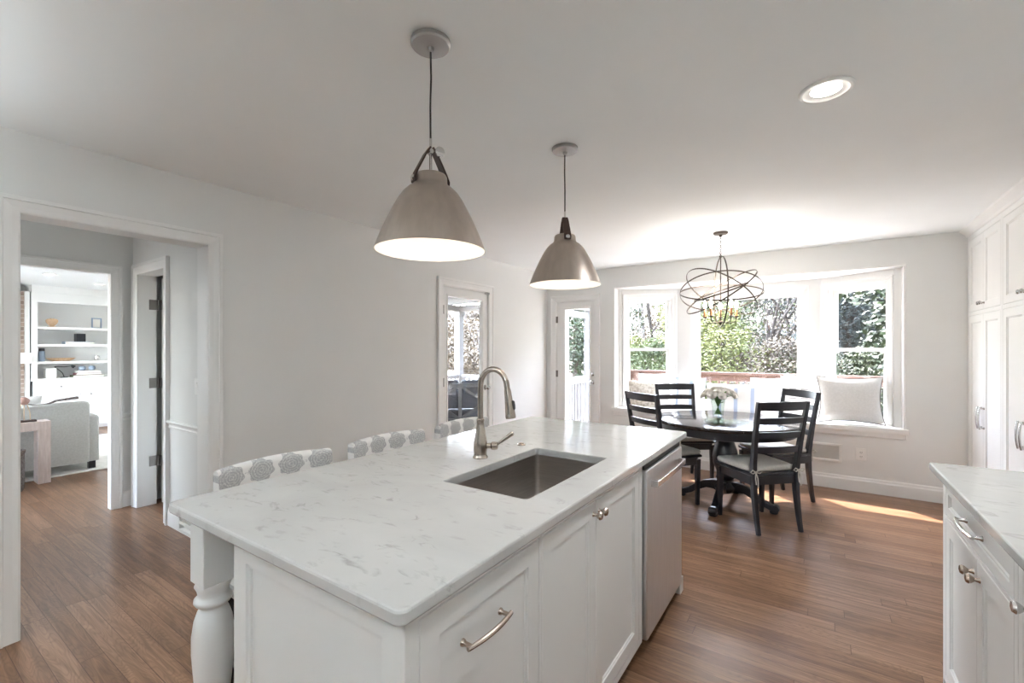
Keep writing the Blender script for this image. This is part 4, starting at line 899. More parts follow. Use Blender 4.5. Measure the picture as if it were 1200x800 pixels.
# ------------------------------------------------------------------ dining chairs (face +y locally)
def make_chair():
    root = thing('dining_chair', '', 'chair', (0,0,0), 0, 'black ladder-back chairs around the round table')
    def backx(z): return 0.185+0.022*(z-0.45)/0.5
    def backy(z):
        if z < 0.45: return -0.195-0.055*((0.45-z)/0.45)**1.8
        return -0.195-0.090*((z-0.45)/0.55)**1.25
    for s in (-1, 1):
        bm = new(); zs = [0, 0.08, 0.18, 0.30, 0.40, 0.46, 0.55, 0.68, 0.82, 0.92, 1.0]
        strip(bm, [(s*max(backx(z), 0.182), backy(z), z) for z in zs], [0.026,0.028,0.031,0.034,0.036,0.036,0.035,0.034,0.032,0.030,0.028], [0.028,0.031,0.035,0.040,0.044,0.044,0.040,0.034,0.030,0.027,0.024], (1,0,0)); obj('back_leg', bm, 'black', root, local=True, bevel=0.003)
        bm = new(); strip(bm, [(s*0.198, 0.185, z) for z in (0, 0.2, 0.41)], [0.028,0.034,0.042], [0.028,0.034,0.042], (1,0,0)); obj('front_leg', bm, 'black', root, local=True, bevel=0.003)
    for z, h in ((0.968, 0.062), (0.855, 0.045), (0.745, 0.045), (0.630, 0.045)):
        bm = new(); rings = []
        for k in range(13):
            t = -1+2*k/12; x = t*(backx(z)-0.004); bow = -0.026*(1-t*t); hh = h*(1+0.10*(1-t*t)) 
            rings.append([(x, backy(z-hh/2)+bow-0.008, z-hh/2), (x, backy(z-hh/2)+bow+0.008, z-hh/2), (x, backy(z+hh/2)+bow+0.008, z+hh/2), (x, backy(z+hh/2)+bow-0.008, z+hh/2)])
        loft(bm, rings); obj('back_slat', bm, 'black', root, smooth=True, local=True, angle=40)
    def seat_poly(i): return [(-0.205+i, -0.205+i), (0.205-i, -0.205+i), (0.232-i, 0.205-i*2), (0.20-i, 0.222-i), (-0.20+i, 0.222-i), (-0.232+i, 0.205-i*2)]
    bm = new(); loft(bm, [[(x, y, z) for x, y in seat_poly(i)] for i, z in ((0.012,0.428),(0.0,0.434),(0.0,0.448),(0.006,0.454))]); obj('seat', bm, 'black', root, local=True)
    bm = new()
    for (x0,x1,y0,y1) in ((-0.18,0.18,-0.205,-0.185),(-0.19,0.19,0.178,0.198),(-0.205,-0.187,-0.19,0.18),(0.187,0.205,-0.19,0.18)): box(bm, x0, x1, y0, y1, 0.362, 0.429)
    obj('seat_apron', bm, 'black', root, local=True)
    bm = new(); sp3 = [(-0.19,-0.175),(-0.10,-0.185),(0.0,-0.187),(0.10,-0.185),(0.19,-0.175),(0.208,-0.10),(0.216,0.05),(0.222,0.18),(0.20,0.218),(0.10,0.225),(0,0.227),(-0.10,0.225),(-0.20,0.218),(-0.222,0.18),(-0.216,0.05),(-0.208,-0.10)]
    loft(bm, [[(x*f, y*f+0.005*(1-f), z) for x, y in sp3] for f, z in ((0.96,0.455),(1.0,0.463),(1.0,0.480),(0.97,0.491),(0.85,0.497),(0.5,0.499),(0.2,0.498))]); cu = obj('seat_cushion', bm, 'cushion', root, smooth=True, local=True, angle=60)
    for s in (-1, 1):
        bm = new(); X = s*0.185; Yb = -0.222
        tube(bm, [(s*0.17,-0.17,0.47),(s*0.178,-0.20,0.468),(X,Yb,0.466)], 0.004, 6)
        tube(bm, [(X,Yb,0.466),(X-0.03,Yb-0.008,0.484),(X-0.05,Yb-0.01,0.470),(X-0.028,Yb-0.008,0.458),(X,Yb-0.002,0.466)], 0.0045, 6)
        tube(bm, [(X,Yb,0.466),(X+0.03,Yb-0.008,0.484),(X+0.05,Yb-0.01,0.472),(X+0.028,Yb-0.008,0.458),(X,Yb-0.002,0.466)], 0.0045, 6)
        tube(bm, [(X,Yb-0.003,0.466),(X-0.008,Yb-0.010,0.42),(X-0.003,Yb-0.012,0.375)], 0.004, 6); tube(bm, [(X,Yb-0.003,0.466),(X+0.012,Yb-0.010,0.42),(X+0.014,Yb-0.012,0.35)], 0.004, 6)
        obj('cushion_tie', bm, 'cushion', cu, smooth=True, local=True)
    return root
def face(dx, dy): return math.atan2(dy, dx)-PI/2
ch0 = make_chair()
spots = [((-0.234,3.95), (-0.70,0.715), 'black ladder-back chair with tied cushion, front right of the table, its back to the camera'),
         ((-0.157,5.07), (-0.73,-0.685), 'black ladder-back chair at the right rear of the table before the striped pillow'),
         ((-1.315,4.00), (0.56,0.83), 'black ladder-back chair half hidden behind the far end of the island'),
         ((-1.335,5.24), (0.60,-0.80), 'black ladder-back chair at the left rear of the table against the window seat')]
for i, (bf, f, lb) in enumerate(spots):
    o = ch0 if i == 0 else copy_tree(ch0); fl = Vector((f[0], f[1], 0)).normalized()
    off = 0.25 if i < 2 else 0.28
    o.location = (bf[0]+fl.x*off, bf[1]+fl.y*off, 0); o.rotation_euler = (0, 0, face(fl.x, fl.y)); o['label'] = lb

# ------------------------------------------------------------------ vase with peonies
vx, vy, vz = -0.775, 4.60, 0.762
root = thing('flower_vase', 'clear glass vase with stems of cream peonies on the round table', 'vase', (vx, vy, vz))
bm = new(); lathe(bm, [(0.040,0.002),(0.046,0.006),(0.050,0.05),(0.058,0.12),(0.064,0.185),(0.062,0.185),(0.056,0.12),(0.048,0.05),(0.043,0.012),(0.004,0.012)], segs=36, cap0=True, cap1=True); obj('vase_glass', bm, 'vase', root, smooth=True, local=True, angle=60)
rnd = random.Random(3); heads = []
for k in range(17):
    a = rnd.uniform(0, 2*PI); r = 0.155*math.sqrt((k+0.5)/17); heads.append((r*math.cos(k*2.4), r*math.sin(k*2.4), 0.265-0.45*r+rnd.uniform(-0.012, 0.012)))
bm = new()
for hx, hy, hz in heads:
    q = rnd.uniform(0.2, 0.4); tube(bm, [(-hx*0.22,-hy*0.22,0.02),(hx*0.05,hy*0.05,0.10),(hx*0.30,hy*0.30,0.18),(hx*0.9,hy*0.9,hz)], 0.0030, 6)
for k in range(46):
    a = rnd.uniform(0, 2*PI); r = rnd.uniform(0.01,0.11); z = rnd.uniform(0.12,0.23); v = Vector((math.cos(a), math.sin(a), 0)); s = Vector((-v.y, v.x, 0)); r = min(r, 0.03+(z-0.10)*0.6); p = v*r+Vector((0,0,z)); L_ = rnd.uniform(0.03,0.06)
    t = (v*0.7+Vector((0,0,rnd.uniform(-0.2,0.9)))).normalized()
    vs = [bm.verts.new(x) for x in (p, p+t*L_*0.5+s*L_*0.25, p+t*L_, p+t*L_*0.5-s*L_*0.25)]; bm.faces.new(vs)
obj('stems', bm, 'stem', root, local=True)
for hx, hy, hz in heads:
    bm = new(); cc = Vector((hx, hy, hz)); o_ = (cc-Vector((0,0,0.10))).normalized()
    for ly in range(4):
        np_ = (4, 6, 8, 8)[ly]; sp4 = (0.25, 0.6, 1.0, 1.35)[ly]; pl = (0.026, 0.032, 0.036, 0.034)[ly]
        for j in range(np_):
            ph = 2*PI*j/np_+ly*0.5+rnd.uniform(-.15,.15); a1 = o_.orthogonal().normalized(); b1 = o_.cross(a1); rad = a1*math.cos(ph)+b1*math.sin(ph); tn = o_.cross(rad)
            d1 = (o_*math.cos(sp4*0.6)+rad*math.sin(sp4*0.6)); d2 = (o_*math.cos(sp4)+rad*math.sin(sp4)); d3 = (o_*math.cos(sp4*0.6)+rad*math.sin(sp4*0.6)); b0 = cc-o_*0.012
            w_ = pl*0.5
            rows = [(b0, 0.25), (b0+d2*pl*0.5, 0.9), (b0+d2*pl*0.85+d1*pl*0.15, 1.0), (b0+d2*pl*0.9+d1*pl*0.45, 0.55)]
            vr = [[bm.verts.new(q+tn*(w_*f*x)-rad*(0.25*w_*f*abs(x))) for x in (-1, 0, 1)] for q, f in rows]
            for A1, B1 in zip(vr, vr[1:]):
                for x in (0, 1): bm.faces.new((A1[x], A1[x+1], B1[x+1], B1[x]))
    obj('peony_head', bm, 'petal', root, smooth=True, local=True, angle=80)

# ------------------------------------------------------------------ window seat pillows
PZ = ZS+0.004
pillow('big pale grey pillow with dark piping at the right end of the window seat', 0.275, 5.665, PZ, 0.56, 0.48, 0.15, 'pale_pillow', rz=8, tilt=10, seed=1, piping='piping', pinch=0.14)
pillow('white pillow with dashed stripes behind the chair, left of the big piped pillow', -0.15, 5.83, PZ, 0.42, 0.46, 0.13, 'dash', rz=-6, tilt=12, seed=2)
pillow('plain white pillow in the right corner of the middle window', -0.50, 5.95, PZ, 0.34, 0.42, 0.12, 'white_fabric', rz=-2, tilt=14, seed=3)
pillow('long blue-striped white lumbar pillow under the middle window', -0.80, 5.76, PZ, 0.62, 0.35, 0.13, 'bluestripe', rz=2, tilt=14, seed=4)
pillow('white pillow with blue stripe left of the peony vase', -1.32, 5.88, PZ, 0.36, 0.40, 0.13, 'bluestripe', rz=4, tilt=14, seed=5)
pillow('plain white pillow leaning below the left bay window', -1.72, 5.83, PZ, 0.40, 0.44, 0.12, 'white_fabric', rz=30, tilt=12, seed=6)
pillow('beige printed pillow at the left end of the window seat', -1.80, 5.62, PZ, 0.38, 0.36, 0.11, 'beige_fabric', rz=26, tilt=14, seed=7)

# ------------------------------------------------------------------ family room
for (x, y) in ((-8.9, 1.6), (-9.6, 2.3), (-7.4, 0.6), (-7.4, 2.6), (-8.9, 0.2)):
    downlight(x, y, 'small recessed light in the family room ceiling', 16, r=0.08, group='family room recessed lights')
downlight(-4.2, -0.3, 'recessed light added out of sight to brighten the hall', 26, r=0.08)  # unseen lamp added to raise the hall brightness
# built-in shelving (faces +x)
SXF = -10.55; FU = Fr((SXF, 0, 0), (0,1,0), (1,0,0)); D0, D1 = 1.70, 3.6; DP = 0.44
root = thing('built_in_bookcase', 'white built-in bookcase with open shelves over cupboards in the family room', 'bookcase', (-10.75, 2.6, 0))
bm = new(); fbox(bm, FU, D0-0.02, D0+0.05, 0.90, CE-0.10, -DP, 0); fbox(bm, FU, D1-0.05, D1, 0.90, CE-0.10, -DP, 0); fbox(bm, FU, D0+0.05, D1-0.05, 0.90, CE-0.10, -DP, -DP+0.02); fbox(bm, FU, D0+0.05, D1-0.05, 2.16, CE-0.10, -0.03, 0); fbox(bm, FU, D0-0.02, D1, CE-0.12, CE-0.002, -DP, 0.03)
obj('upper_frame', bm, 'trim', root)
bm = new(); fbox(bm, FU, D0, D1, 0.06, 0.87, -DP, -0.02); fbox(bm, FU, D0, D1, 0.0, 0.06, -DP, -0.06); holes_wall(bm, FU, D0, D1, 0.06, 0.87, -0.02, 0, [(D0+0.05, D0+0.60, 0.68, 0.84), (D0+0.66, D0+1.2, 0.68, 0.84), (D0+0.05, D0+0.60, 0.10, 0.65), (D0+0.66, D0+1.2, 0.10, 0.65)]); obj('base_carcass', bm, 'trim', root)
bm = new(); fbox(bm, FU, D0-0.03, D1+0.01, 0.87, 0.90, -DP, 0.03); obj('counter_shelf', bm, 'trim', root)
for z in (1.185, 1.475, 1.76):
    bm = new(); fbox(bm, FU, D0+0.05, D1-0.05, z-0.04, z, -DP+0.02, -0.02); obj('shelf', bm, 'trim', root)
for a, b in ((D0+0.053, D0+0.597), (D0+0.663, D0+1.197)):
    bm = new(); shaker(bm, FU, a, b, 0.683, 0.837, st=0.03, th=0.018); d = obj('drawer', bm, 'trim', root); knob(FU.p((a+b)/2, 0.76, 0), (1,0,0), d, 'chrome')
for a, b, k in ((D0+0.053, D0+0.597, D0+0.56), (D0+0.663, D0+1.197, D0+0.70)):
    bm = new(); shaker(bm, FU, a, b, 0.103, 0.647, st=0.06, th=0.018); d = obj('door', bm, 'trim', root); knob(FU.p(k, 0.61, 0), (1,0,0), d, 'chrome')
# fireplace
root = thing('brick_fireplace', 'red-brown brick fireplace breast with white mantel left of the bookcase', 'fireplace', (-10.7, 1.1, 0))
bm = new(); fbox(bm, FU, 0.2, 1.60, 0, CE-0.12, -DP, 0.02); obj('brick_breast', bm, 'brick', root)
bm = new(); fbox(bm, FU, 0.1, 1.65, 1.16, 1.30, 0.02, 0.20); fbox(bm, FU, 0.08, 1.662, 1.30, 1.33, 0.0, 0.23); obj('mantel', bm, 'trim', root)
bm = new(); fbox(bm, FU, 1.605, 1.662, 0, CE-0.12, -DP, 0.0); obj('side_trim', bm, 'trim', root)
bm = new(); fbox(bm, FU, 0.45, 1.30, 0.0, 0.75, 0.0, 0.03); obj('firebox', bm, 'dark', root)
# sofa (back to camera)
root = thing('sofa', 'pale grey upholstered sofa seen from behind in the family room', 'sofa', (-7.35, 0.4, 0))
bm = new(); loft(bm, [[(x, y, z) for x, y in rrect(-7.12+i, -6.93-i, -0.60+i, 1.575-i, 0.03)] for i, z in ((0,0.10),(0,0.76),(0.012,0.785),(0.03,0.79))]); obj('sofa_back', bm, 'sofa', root, smooth=True, angle=50)
for a, b in ((1.53, 1.66), (-0.70, -0.57)):
    bm = new(); loft(bm, [[(x, y, z) for x, y in rrect(-7.80+i, -6.95-i, a+i, b-i, 0.03)] for i, z in ((0,0.10),(0,0.60),(0.012,0.62),(0.03,0.625))]); obj('arm', bm, 'sofa', root, smooth=True, angle=50)
bm = new(); box(bm, -7.85, -7.12, -0.57, 1.53, 0.10, 0.30); obj('seat_base', bm, 'sofa', root)
for k in range(3):
    bm = new(); y0 = -0.56+k*0.697; loft(bm, [[(x, y, z) for x, y in rrect(-7.86+i, -7.13-i, y0+i, y0+0.69-i, 0.04)] for i, z in ((0,0.30),(0,0.43),(0.02,0.46))]); obj('seat_cushion', bm, 'sofa', root, smooth=True, angle=50)
for x, y in ((-7.0, 1.60), (-7.0, -0.64), (-7.78, 1.60), (-7.78, -0.64)):
    bm = new(); box(bm, x-0.03, x+0.03, y-0.03, y+0.03, 0.015, 0.10); obj('leg', bm, 'black', root)
pillow('white pillow on the grey sofa showing above its back', -7.24, 1.02, 0.46, 0.42, 0.42, 0.14, 'white_fabric', rz=90, tilt=-8, seed=11)
bm = new(); box(bm, -9.6, -6.86, -1.6, 2.6, 0.001, 0.012); tag(obj('area_rug', bm, 'rug'), 'pale area rug under the family room sofa', 'rug')
# console table
root = thing('console_table', 'whitewashed waterfall console table behind the sofa', 'table', (-6.73, 0.6, 0))
bm = new(); box(bm, -6.83, -6.64, 0.02, 1.20, 0.555, 0.645); obj('tabletop', bm, 'blush', root, bevel=0.003)
for a, b in ((1.105, 1.20), (0.02, 0.115)):
    bm = new(); box(bm, -6.83, -6.64, a, b, 0.0, 0.555); obj('leg', bm, 'blush', root, bevel=0.003)
# basket
bm = new(); n_ = 40; rings = []
for r, z in ((0.115,0.0),(0.125,0.02),(0.130,0.10),(0.128,0.18),(0.132,0.26),(0.130,0.36),(0.136,0.385),(0.136,0.40),(0.120,0.40),(0.116,0.36),(0.112,0.02),(0.01,0.02)):
    rings.append([(-6.50+r*math.cos(2*PI*i/n_), 0.86+r*math.sin(2*PI*i/n_)*1.0, z) for i in range(n_)])
loft(bm, rings); tag(obj('woven_basket', bm, 'rope', smooth=True), 'grey woven rope basket on the floor below the console table', 'basket')
# sculpture on console
root = thing('tabletop_sculpture', 'rose stone ball on slender brass legs standing on the console table', 'sculpture', (-6.73, 1.02, 0.645))
bm = new(); box(bm, -0.045, 0.045, -0.085, 0.085, 0, 0.018); obj('base', bm, 'leather', root, local=True)
bm = new()
for a in (-0.04, 0.0, 0.045): tube(bm, [(0, a, 0.015), (0, a*0.9, 0.10), (0, a*0.45, 0.19)], 0.004, 6)
obj('rods', bm, 'brasswire', root, local=True)
bm = new(); bmesh.ops.create_icosphere(bm, subdivisions=2, radius=0.042); 
for v in bm.verts: v.co = v.co*(1+0.08*math.sin(9*v.co.y*20)) + Vector((0, 0, 0.215))
obj('stone_ball', bm, 'pink', root, smooth=True, local=True)
bm = new(); pts = [(-6.98, 1.06+0.42*i/14, 0.815-0.03*math.sin(PI*min(i/8,1))+0.025*max(0,(i-6)/8)) for i in range(15)]
strip(bm, pts, [0.02+0.05*(i/14) for i in range(15)], [0.006+0.020*(i/14) for i in range(15)], (1,0,0)); tag(obj('folded_throw', bm, 'rope'), 'thin dark draped throw along the top of the grey sofa back', 'throw')
# shelf decor
def on(y, z, back=0.18): return (SXF-back, y, z)
root = thing('gold_shell', 'small gold clam shell ornament on the top shelf', 'ornament', on(1.95, 1.76))
bm = new()
for s in (-1, 1):
    rings = []
    for i in range(7):
        q = i/6; rings.append([(s*0.02*q+0.0, 0.075*math.cos(PI*j/12)*(0.25+0.75*math.sin(PI*q/2)), 0.01+0.10*q+0.035*math.sin(PI*j/12)*q+0.006*(j%2)*q) for j in range(13)])
    vr = [[bm.verts.new(p) for p in r] for r in rings]
    for A1, B1 in zip(vr, vr[1:]):
        for j in range(12): bm.faces.new((A1[j], A1[j+1], B1[j+1], B1[j]))
box(bm, -0.03, 0.03, -0.05, 0.05, 0, 0.015)
obj('shell', bm, 'tan', root, local=True)
root = thing('picture_frame', 'blue-grey framed picture at the right of the top shelf', 'picture frame', on(2.53, 1.76, 0.22))
bm = new(); holes_wall(bm, Fr((0,0,0),(0,1,0),(1,0,0)), -0.07, 0.07, 0, 0.19, -0.01, 0.01, [(-0.05,0.05,0.02,0.17)]); obj('frame', bm, 'blueglass', root, local=True)
bm = new(); box(bm, -0.006, 0.0, -0.052, 0.052, 0.018, 0.172); obj('picture', bm, 'paper', root, local=True)
bm = new(); c_ = on(2.30, 1.475+0.045); 
box(bm, c_[0]-0.08, c_[0]+0.08, c_[1]-0.06, c_[1]+0.06, c_[2], c_[2]+0.14); tag(obj('decor_box', bm, 'black', bevel=0.004), 'black box on top of the blue book on the middle shelf', 'box')
root = thing('book', 'blue book lying on the middle shelf beneath a black box', 'book', on(2.28, 1.475))
bm = new(); box(bm, -0.10, 0.10, -0.19, 0.19, 0, 0.006); box(bm, -0.10, 0.10, -0.19, 0.19, 0.039, 0.045); box(bm, -0.10, 0.10, -0.19, -0.184, 0, 0.045); obj('cover', bm, 'blueglass', root, local=True)
bm = new(); box(bm, -0.095, 0.095, -0.184, 0.185, 0.006, 0.039); obj('pages', bm, 'paper', root, local=True)
root = thing('lantern_bottle', 'pale blue bottle with a black cap at the left of the lower shelf', 'bottle', on(1.83, 1.185))
bm = new(); lathe(bm, [(0.035,0),(0.04,0.01),(0.04,0.15),(0.034,0.17)], segs=20); obj('bottle', bm, 'blueglass', root, smooth=True, local=True)
bm = new(); lathe(bm, [(0.036,0.17),(0.036,0.215),(0.03,0.22)], segs=20); obj('cap', bm, 'black', root, smooth=True, local=True)
bm = new(); c_ = on(2.06, 1.185); n_ = 28
loft(bm, [[(c_[0]+r*0.55*math.cos(2*PI*i/n_), c_[1]+r*math.sin(2*PI*i/n_), c_[2]+z) for i in range(n_)] for r, z in ((0.10,0.0),(0.15,0.02),(0.19,0.055),(0.18,0.055),(0.14,0.025),(0.02,0.012))])
tag(obj('wooden_bowl', bm, 'tan', smooth=True), 'long tan wooden bowl on the lower shelf', 'bowl')
bm = new(); c_ = on(2.53, 1.185); lathe(bm, [(0.03,0),(0.04,0.03),(0.035,0.08),(0.03,0.085),(0.012,0.05)], c_, 20); tag(obj('glass_votive', bm, 'chrome', smooth=True), 'small silver votive at the right of the lower shelf', 'votive')
bm = new(); c_ = on(1.93, 0.90); rings = [[(c_[0]+x, c_[1]+y, c_[2]+z) for x, y in rrect(-0.07, 0.07, -0.07, 0.07, 0.015)] for z in (0, 0.17)]; loft(bm, rings); tag(obj('white_canister', bm, 'plate', smooth=True), 'white square canister on the bookcase counter', 'canister')
root = thing('desk_lamp', 'small black adjustable lamp on the bookcase counter', 'lamp', on(2.10, 0.90))
bm = new(); lathe(bm, [(0.05,0),(0.05,0.012),(0.01,0.016)], segs=20); obj('base', bm, 'black', root, smooth=True, local=True)
bm = new(); tube(bm, [(0,0,0.01),(0,-0.02,0.08),(0,-0.06,0.13),(0,-0.12,0.19)], 0.006, 8); tube(bm, [(0,-0.12,0.19),(0,0.0,0.185),(0,0.10,0.20)], 0.006, 8); obj('arm', bm, 'black', root, smooth=True, local=True)
bm = new(); axis_lathe(bm, [(0.010,0),(0.022,0.02),(0.030,0.05)], (0,0.09,0.21), (0,0.6,-0.5), 16); obj('lamp_shade', bm, 'black', root, smooth=True, local=True)
for k, (m_, w1, lab) in enumerate((('greenbook', 0.21, 'olive book at the bottom of the counter stack'), ('redbook', 0.17, 'maroon book on top of the olive book'), ('paper', 0.15, 'cream book topmost of the counter stack'))):
    z = 0.90+k*0.038; root = thing('book', lab, 'book', on(2.40, z), 0, 'books stacked on the bookcase counter')
    bm = new(); box(bm, -0.10, 0.10, -w1, w1, 0, 0.005); box(bm, -0.10, 0.10, -w1, w1, 0.032, 0.037); box(bm, -0.10, 0.10, -w1, -w1+0.005, 0, 0.037); obj('cover', bm, m_, root, local=True)
    bm = new(); box(bm, -0.095, 0.095, -w1+0.005, w1-0.006, 0.005, 0.032); obj('pages', bm, 'paper', root, local=True)
for k, dy in enumerate((-0.06, 0.07)):
    bm = new(); c_ = on(2.39+dy, 1.014); lathe(bm, [(0.03,0),(0.048,0.02),(0.05,0.05),(0.04,0.075),(0.015,0.08)], c_, 20); tag(obj('ginger_jar', bm, 'blueglass', smooth=True), ('left' if k == 0 else 'right')+' small blue ceramic jar on the book stack', 'jar')

# ------------------------------------------------------------------ porch outside the left wall
PX0, PX1, PY0, PY1, PZ0 = -7.0, -3.42, 2.6, 8.0, -0.10
bm = new(); box(bm, PX0-0.2, HX, 3.88, PY1+0.1, PZ0-0.15, PZ0); box(bm, HX, L-T, 3.01, PY1+0.1, PZ0-0.15, PZ0); 
struct('floor_porch', bm, 'deck', 'board floor of the covered porch', 'floor')
bm = new(); box(bm, PX0-0.3, HX, 3.88, PY1+0.25, 2.52, 2.62); box(bm, HX, L-T-0.001, 3.01, PY1+0.25, 2.52, 2.62); struct('ceiling_porch', bm, 'extwhite', 'white board ceiling of the covered porch', 'ceiling')
for i in range(4):
    bm = new(); y = 4.0+i*1.2; box(bm, PX0, L-T-0.002, y-0.05, y+0.05, 2.38, 2.519); tag(obj('porch_beam', bm, 'extwhite'), 'white beam crossing the porch ceiling', 'beam', 'porch ceiling beams')
for k, (a, b, lb) in enumerate((((PX0, 7.86), (L-T-0.002, 8.00), 'white header beam along the far side of the porch'), ((PX0, 3.88), (-6.78, 7.855), 'white header beam along the outer side of the porch'))):
    bm = new(); box(bm, a[0], b[0], a[1], b[1], 2.25, 2.376); box(bm, a[0]+0.01, b[0]-0.01, a[1]+0.01, b[1]-0.01, 2.376, 2.379); tag(obj('header_beam', bm, 'extwhite'), lb, 'beam')
def post(x, y, lb, s=0.075):
    root = thing('porch_post', lb, 'post', (x, y, PZ0)); bm = new(); box(bm, -s, s, -s, s, 0, 2.349); obj('shaft', bm, 'extwhite', root, local=True, bevel=0.005)
    bm = new(); box(bm, -s-0.02, s+0.02, -s-0.02, s+0.02, 0, 0.16); box(bm, -s-0.02, s+0.02, -s-0.02, s+0.02, 2.26, 2.349); obj('post_trim', bm, 'extwhite', root, local=True)
post(-6.85, 7.93, 'white porch corner post seen through the left glass door'); post(-5.1, 7.93, 'white porch post midway along the far porch side'); post(-6.85, 5.4, 'white porch post along the outer porch side'); post(-3.42, 7.93, 'white porch post at the deck corner')
def balustrade(p0, p1, z0, h, lb, m, step=0.12, bal=0.018, rail=0.045, name='porch_railing', cap=None):
    p0 = Vector(p0); p1 = Vector(p1); d = (p1-p0); Ln = d.length; d.normalize(); root = thing(name, lb, 'railing', ((p0+p1)/2).to_tuple()[:2]+(z0,))
    n2 = Vector((-d.y, d.x, 0)); fr = Fr(p0, d, n2)
    bm = new(); fbox(bm, fr, 0, Ln, z0+h-0.035, z0+h, -0.045, 0.045); fbox(bm, fr, 0, Ln, z0+h-0.035-rail, z0+h-0.035, -0.02, 0.02); obj('top_rail', bm, m, root)
    bm = new(); fbox(bm, fr, 0, Ln, z0+0.07, z0+0.07+rail, -0.02, 0.02); obj('bottom_rail', bm, m, root)
    k = int(Ln/step)
    for i in range(min(k, 95)):
        u = (i+0.5)*Ln/k; bm = new(); fbox(bm, fr, u-bal, u+bal, z0+0.07+rail, z0+h-0.035-rail, -bal, bal); obj('baluster', bm, m, root)
    return root
balustrade((-6.75, 7.93, 0), (-5.20, 7.93, 0), PZ0, 0.90, 'white porch railing between corner post and middle post', 'extwhite')
balustrade((-5.01, 7.93, 0), (-3.5, 7.93, 0), PZ0, 0.90, 'white porch railing between middle post and deck corner', 'extwhite')
balustrade((-6.85, 7.85, 0), (-6.85, 5.49, 0), PZ0, 0.90, 'white porch railing along the outer side', 'extwhite')
# screened side wall with screen door, seen through the back door
FP = Fr((-3.42, 0, 0), (0,1,0), (1,0,0))
root = thing('screen_door', 'white porch screen door with balusters seen through the narrow glass door', 'door', (-3.42, 7.0, PZ0))
bm = new(); holes_wall(bm, FP, 6.60, 7.45, PZ0+0.005, 2.04, -0.02, 0.02, [(6.70, 7.36, 0.92, 1.93), (6.70, 7.36, PZ0+0.12, 0.80)]); dl = obj('door_frame', bm, 'extwhite', root)
for i in range(6):
    bm = new(); u = 6.70+0.66*(i+0.5)/6; fbox(bm, FP, u-0.018, u+0.018, PZ0+0.12, 0.80, -0.012, 0.012); obj('baluster', bm, 'extwhite', root)
bm = new(); fbox(bm, FP, 6.46, 6.54, PZ0+0.001, 2.5, -0.05, 0.05); fbox(bm, FP, 7.52, 7.60, PZ0+0.001, 2.5, -0.05, 0.05); fbox(bm, FP, 6.54, 7.52, 2.07, 2.14, -0.05, 0.05); fbox(bm, FP, 5.70, 5.78, PZ0+0.001, 2.5, -0.05, 0.05)
tag(obj('screen_wall_frame', bm, 'extwhite'), 'white framing of the porch side wall around the screen door', 'porch frame')
balustrade((-3.42, 5.79, 0), (-3.42, 6.45, 0), PZ0, 0.90, 'short white railing beside the porch screen door', 'extwhite')
# outdoor sofa with X frame, seen through the left glass door
root = thing('outdoor_sofa', 'dark framed outdoor sofa with crossed back and grey cushions on the porch', 'sofa', (-4.9, 5.7, PZ0))
ux = Vector((math.cos(0.75), math.sin(0.75), 0)); root.rotation_euler = (0, 0, 0.75)
bm = new()
for x in (-0.85, 0, 0.85): box(bm, x-0.03, x+0.03, -0.03, 0.03, 0, 0.92)
box(bm, -0.88, 0.88, -0.03, 0.03, 0.86, 0.92); box(bm, -0.88, 0.88, -0.03, 0.03, 0.28, 0.34)
for x0, x1 in ((-0.83, -0.02), (0.02, 0.83)):
    strip(bm, [(x0, 0, 0.34), (x1, 0, 0.87)], 0.04, 0.045, (0,1,0)); strip(bm, [(x1, 0, 0.34), (x0, 0, 0.87)], 0.04, 0.045, (0,1,0))
for x in (-0.85, 0.85): box(bm, x-0.03, x+0.03, 0.66, 0.72, 0, 0.34)
box(bm, -0.88, 0.88, 0.03, 0.72, 0.28, 0.33)
obj('frame', bm, 'rubber', root, local=True)
M['slate'] = mottled('slate_fabric', (0.03,0.033,0.04), (0.05,0.053,0.065), 40, 0.9)
for x in (-0.43, 0.43):
    bm = new(); loft(bm, [[(a, b, z) for a, b in rrect(x-0.41+i, x+0.41-i, 0.05+i, 0.18-i, 0.04)] for i, z in ((0.01,0.50),(0,0.52),(0,0.94),(0.02,0.97))]); obj('back_cushion', bm, 'slate', root, smooth=True, local=True)
    bm = new(); loft(bm, [[(a, b, z) for a, b in rrect(x-0.41+i, x+0.41-i, 0.05+i, 0.72-i, 0.04)] for i, z in ((0.01,0.33),(0,0.35),(0,0.46),(0.02,0.48))]); obj('seat_cushion', bm, 'slate', root, smooth=True, local=True)

# ------------------------------------------------------------------ deck
bm = new()
for i in range(22):
    y = B+T+0.002+i*0.145; box(bm, L-T+0.0, 3.4, y, y+0.139, -0.08, -0.04)
struct('floor_deck', bm, 'deck', 'brown wooden deck boards outside the bay', 'floor')
RY = 8.62; root = thing('deck_railing', 'reddish wooden deck railing outside the middle and right windows', 'railing', (0.6, RY, -0.04))
bm = new(); box(bm, -3.2, 3.4, RY-0.08, RY+0.08, 0.945, 0.985); obj('cap_rail', bm, 'rail', root)
bm = new(); box(bm, -3.2, 3.4, RY-0.02, RY+0.02, 0.83, 0.945); obj('top_board', bm, 'rail', root)
bm = new(); box(bm, -3.2, 3.4, RY-0.02, RY+0.02, 0.06, 0.15); obj('bottom_board', bm, 'rail', root)
for i in range(46):
    x = -3.15+i*0.143; bm = new(); box(bm, x-0.018, x+0.018, RY-0.018, RY+0.018, 0.15, 0.83); obj('baluster', bm, 'rail', root)
for x in (-2.9, -0.75, 1.4, 3.3):
    bm = new(); box(bm, x-0.05, x+0.05, RY-0.07, RY+0.03, -0.04, 0.945); obj('post', bm, 'rail', root)

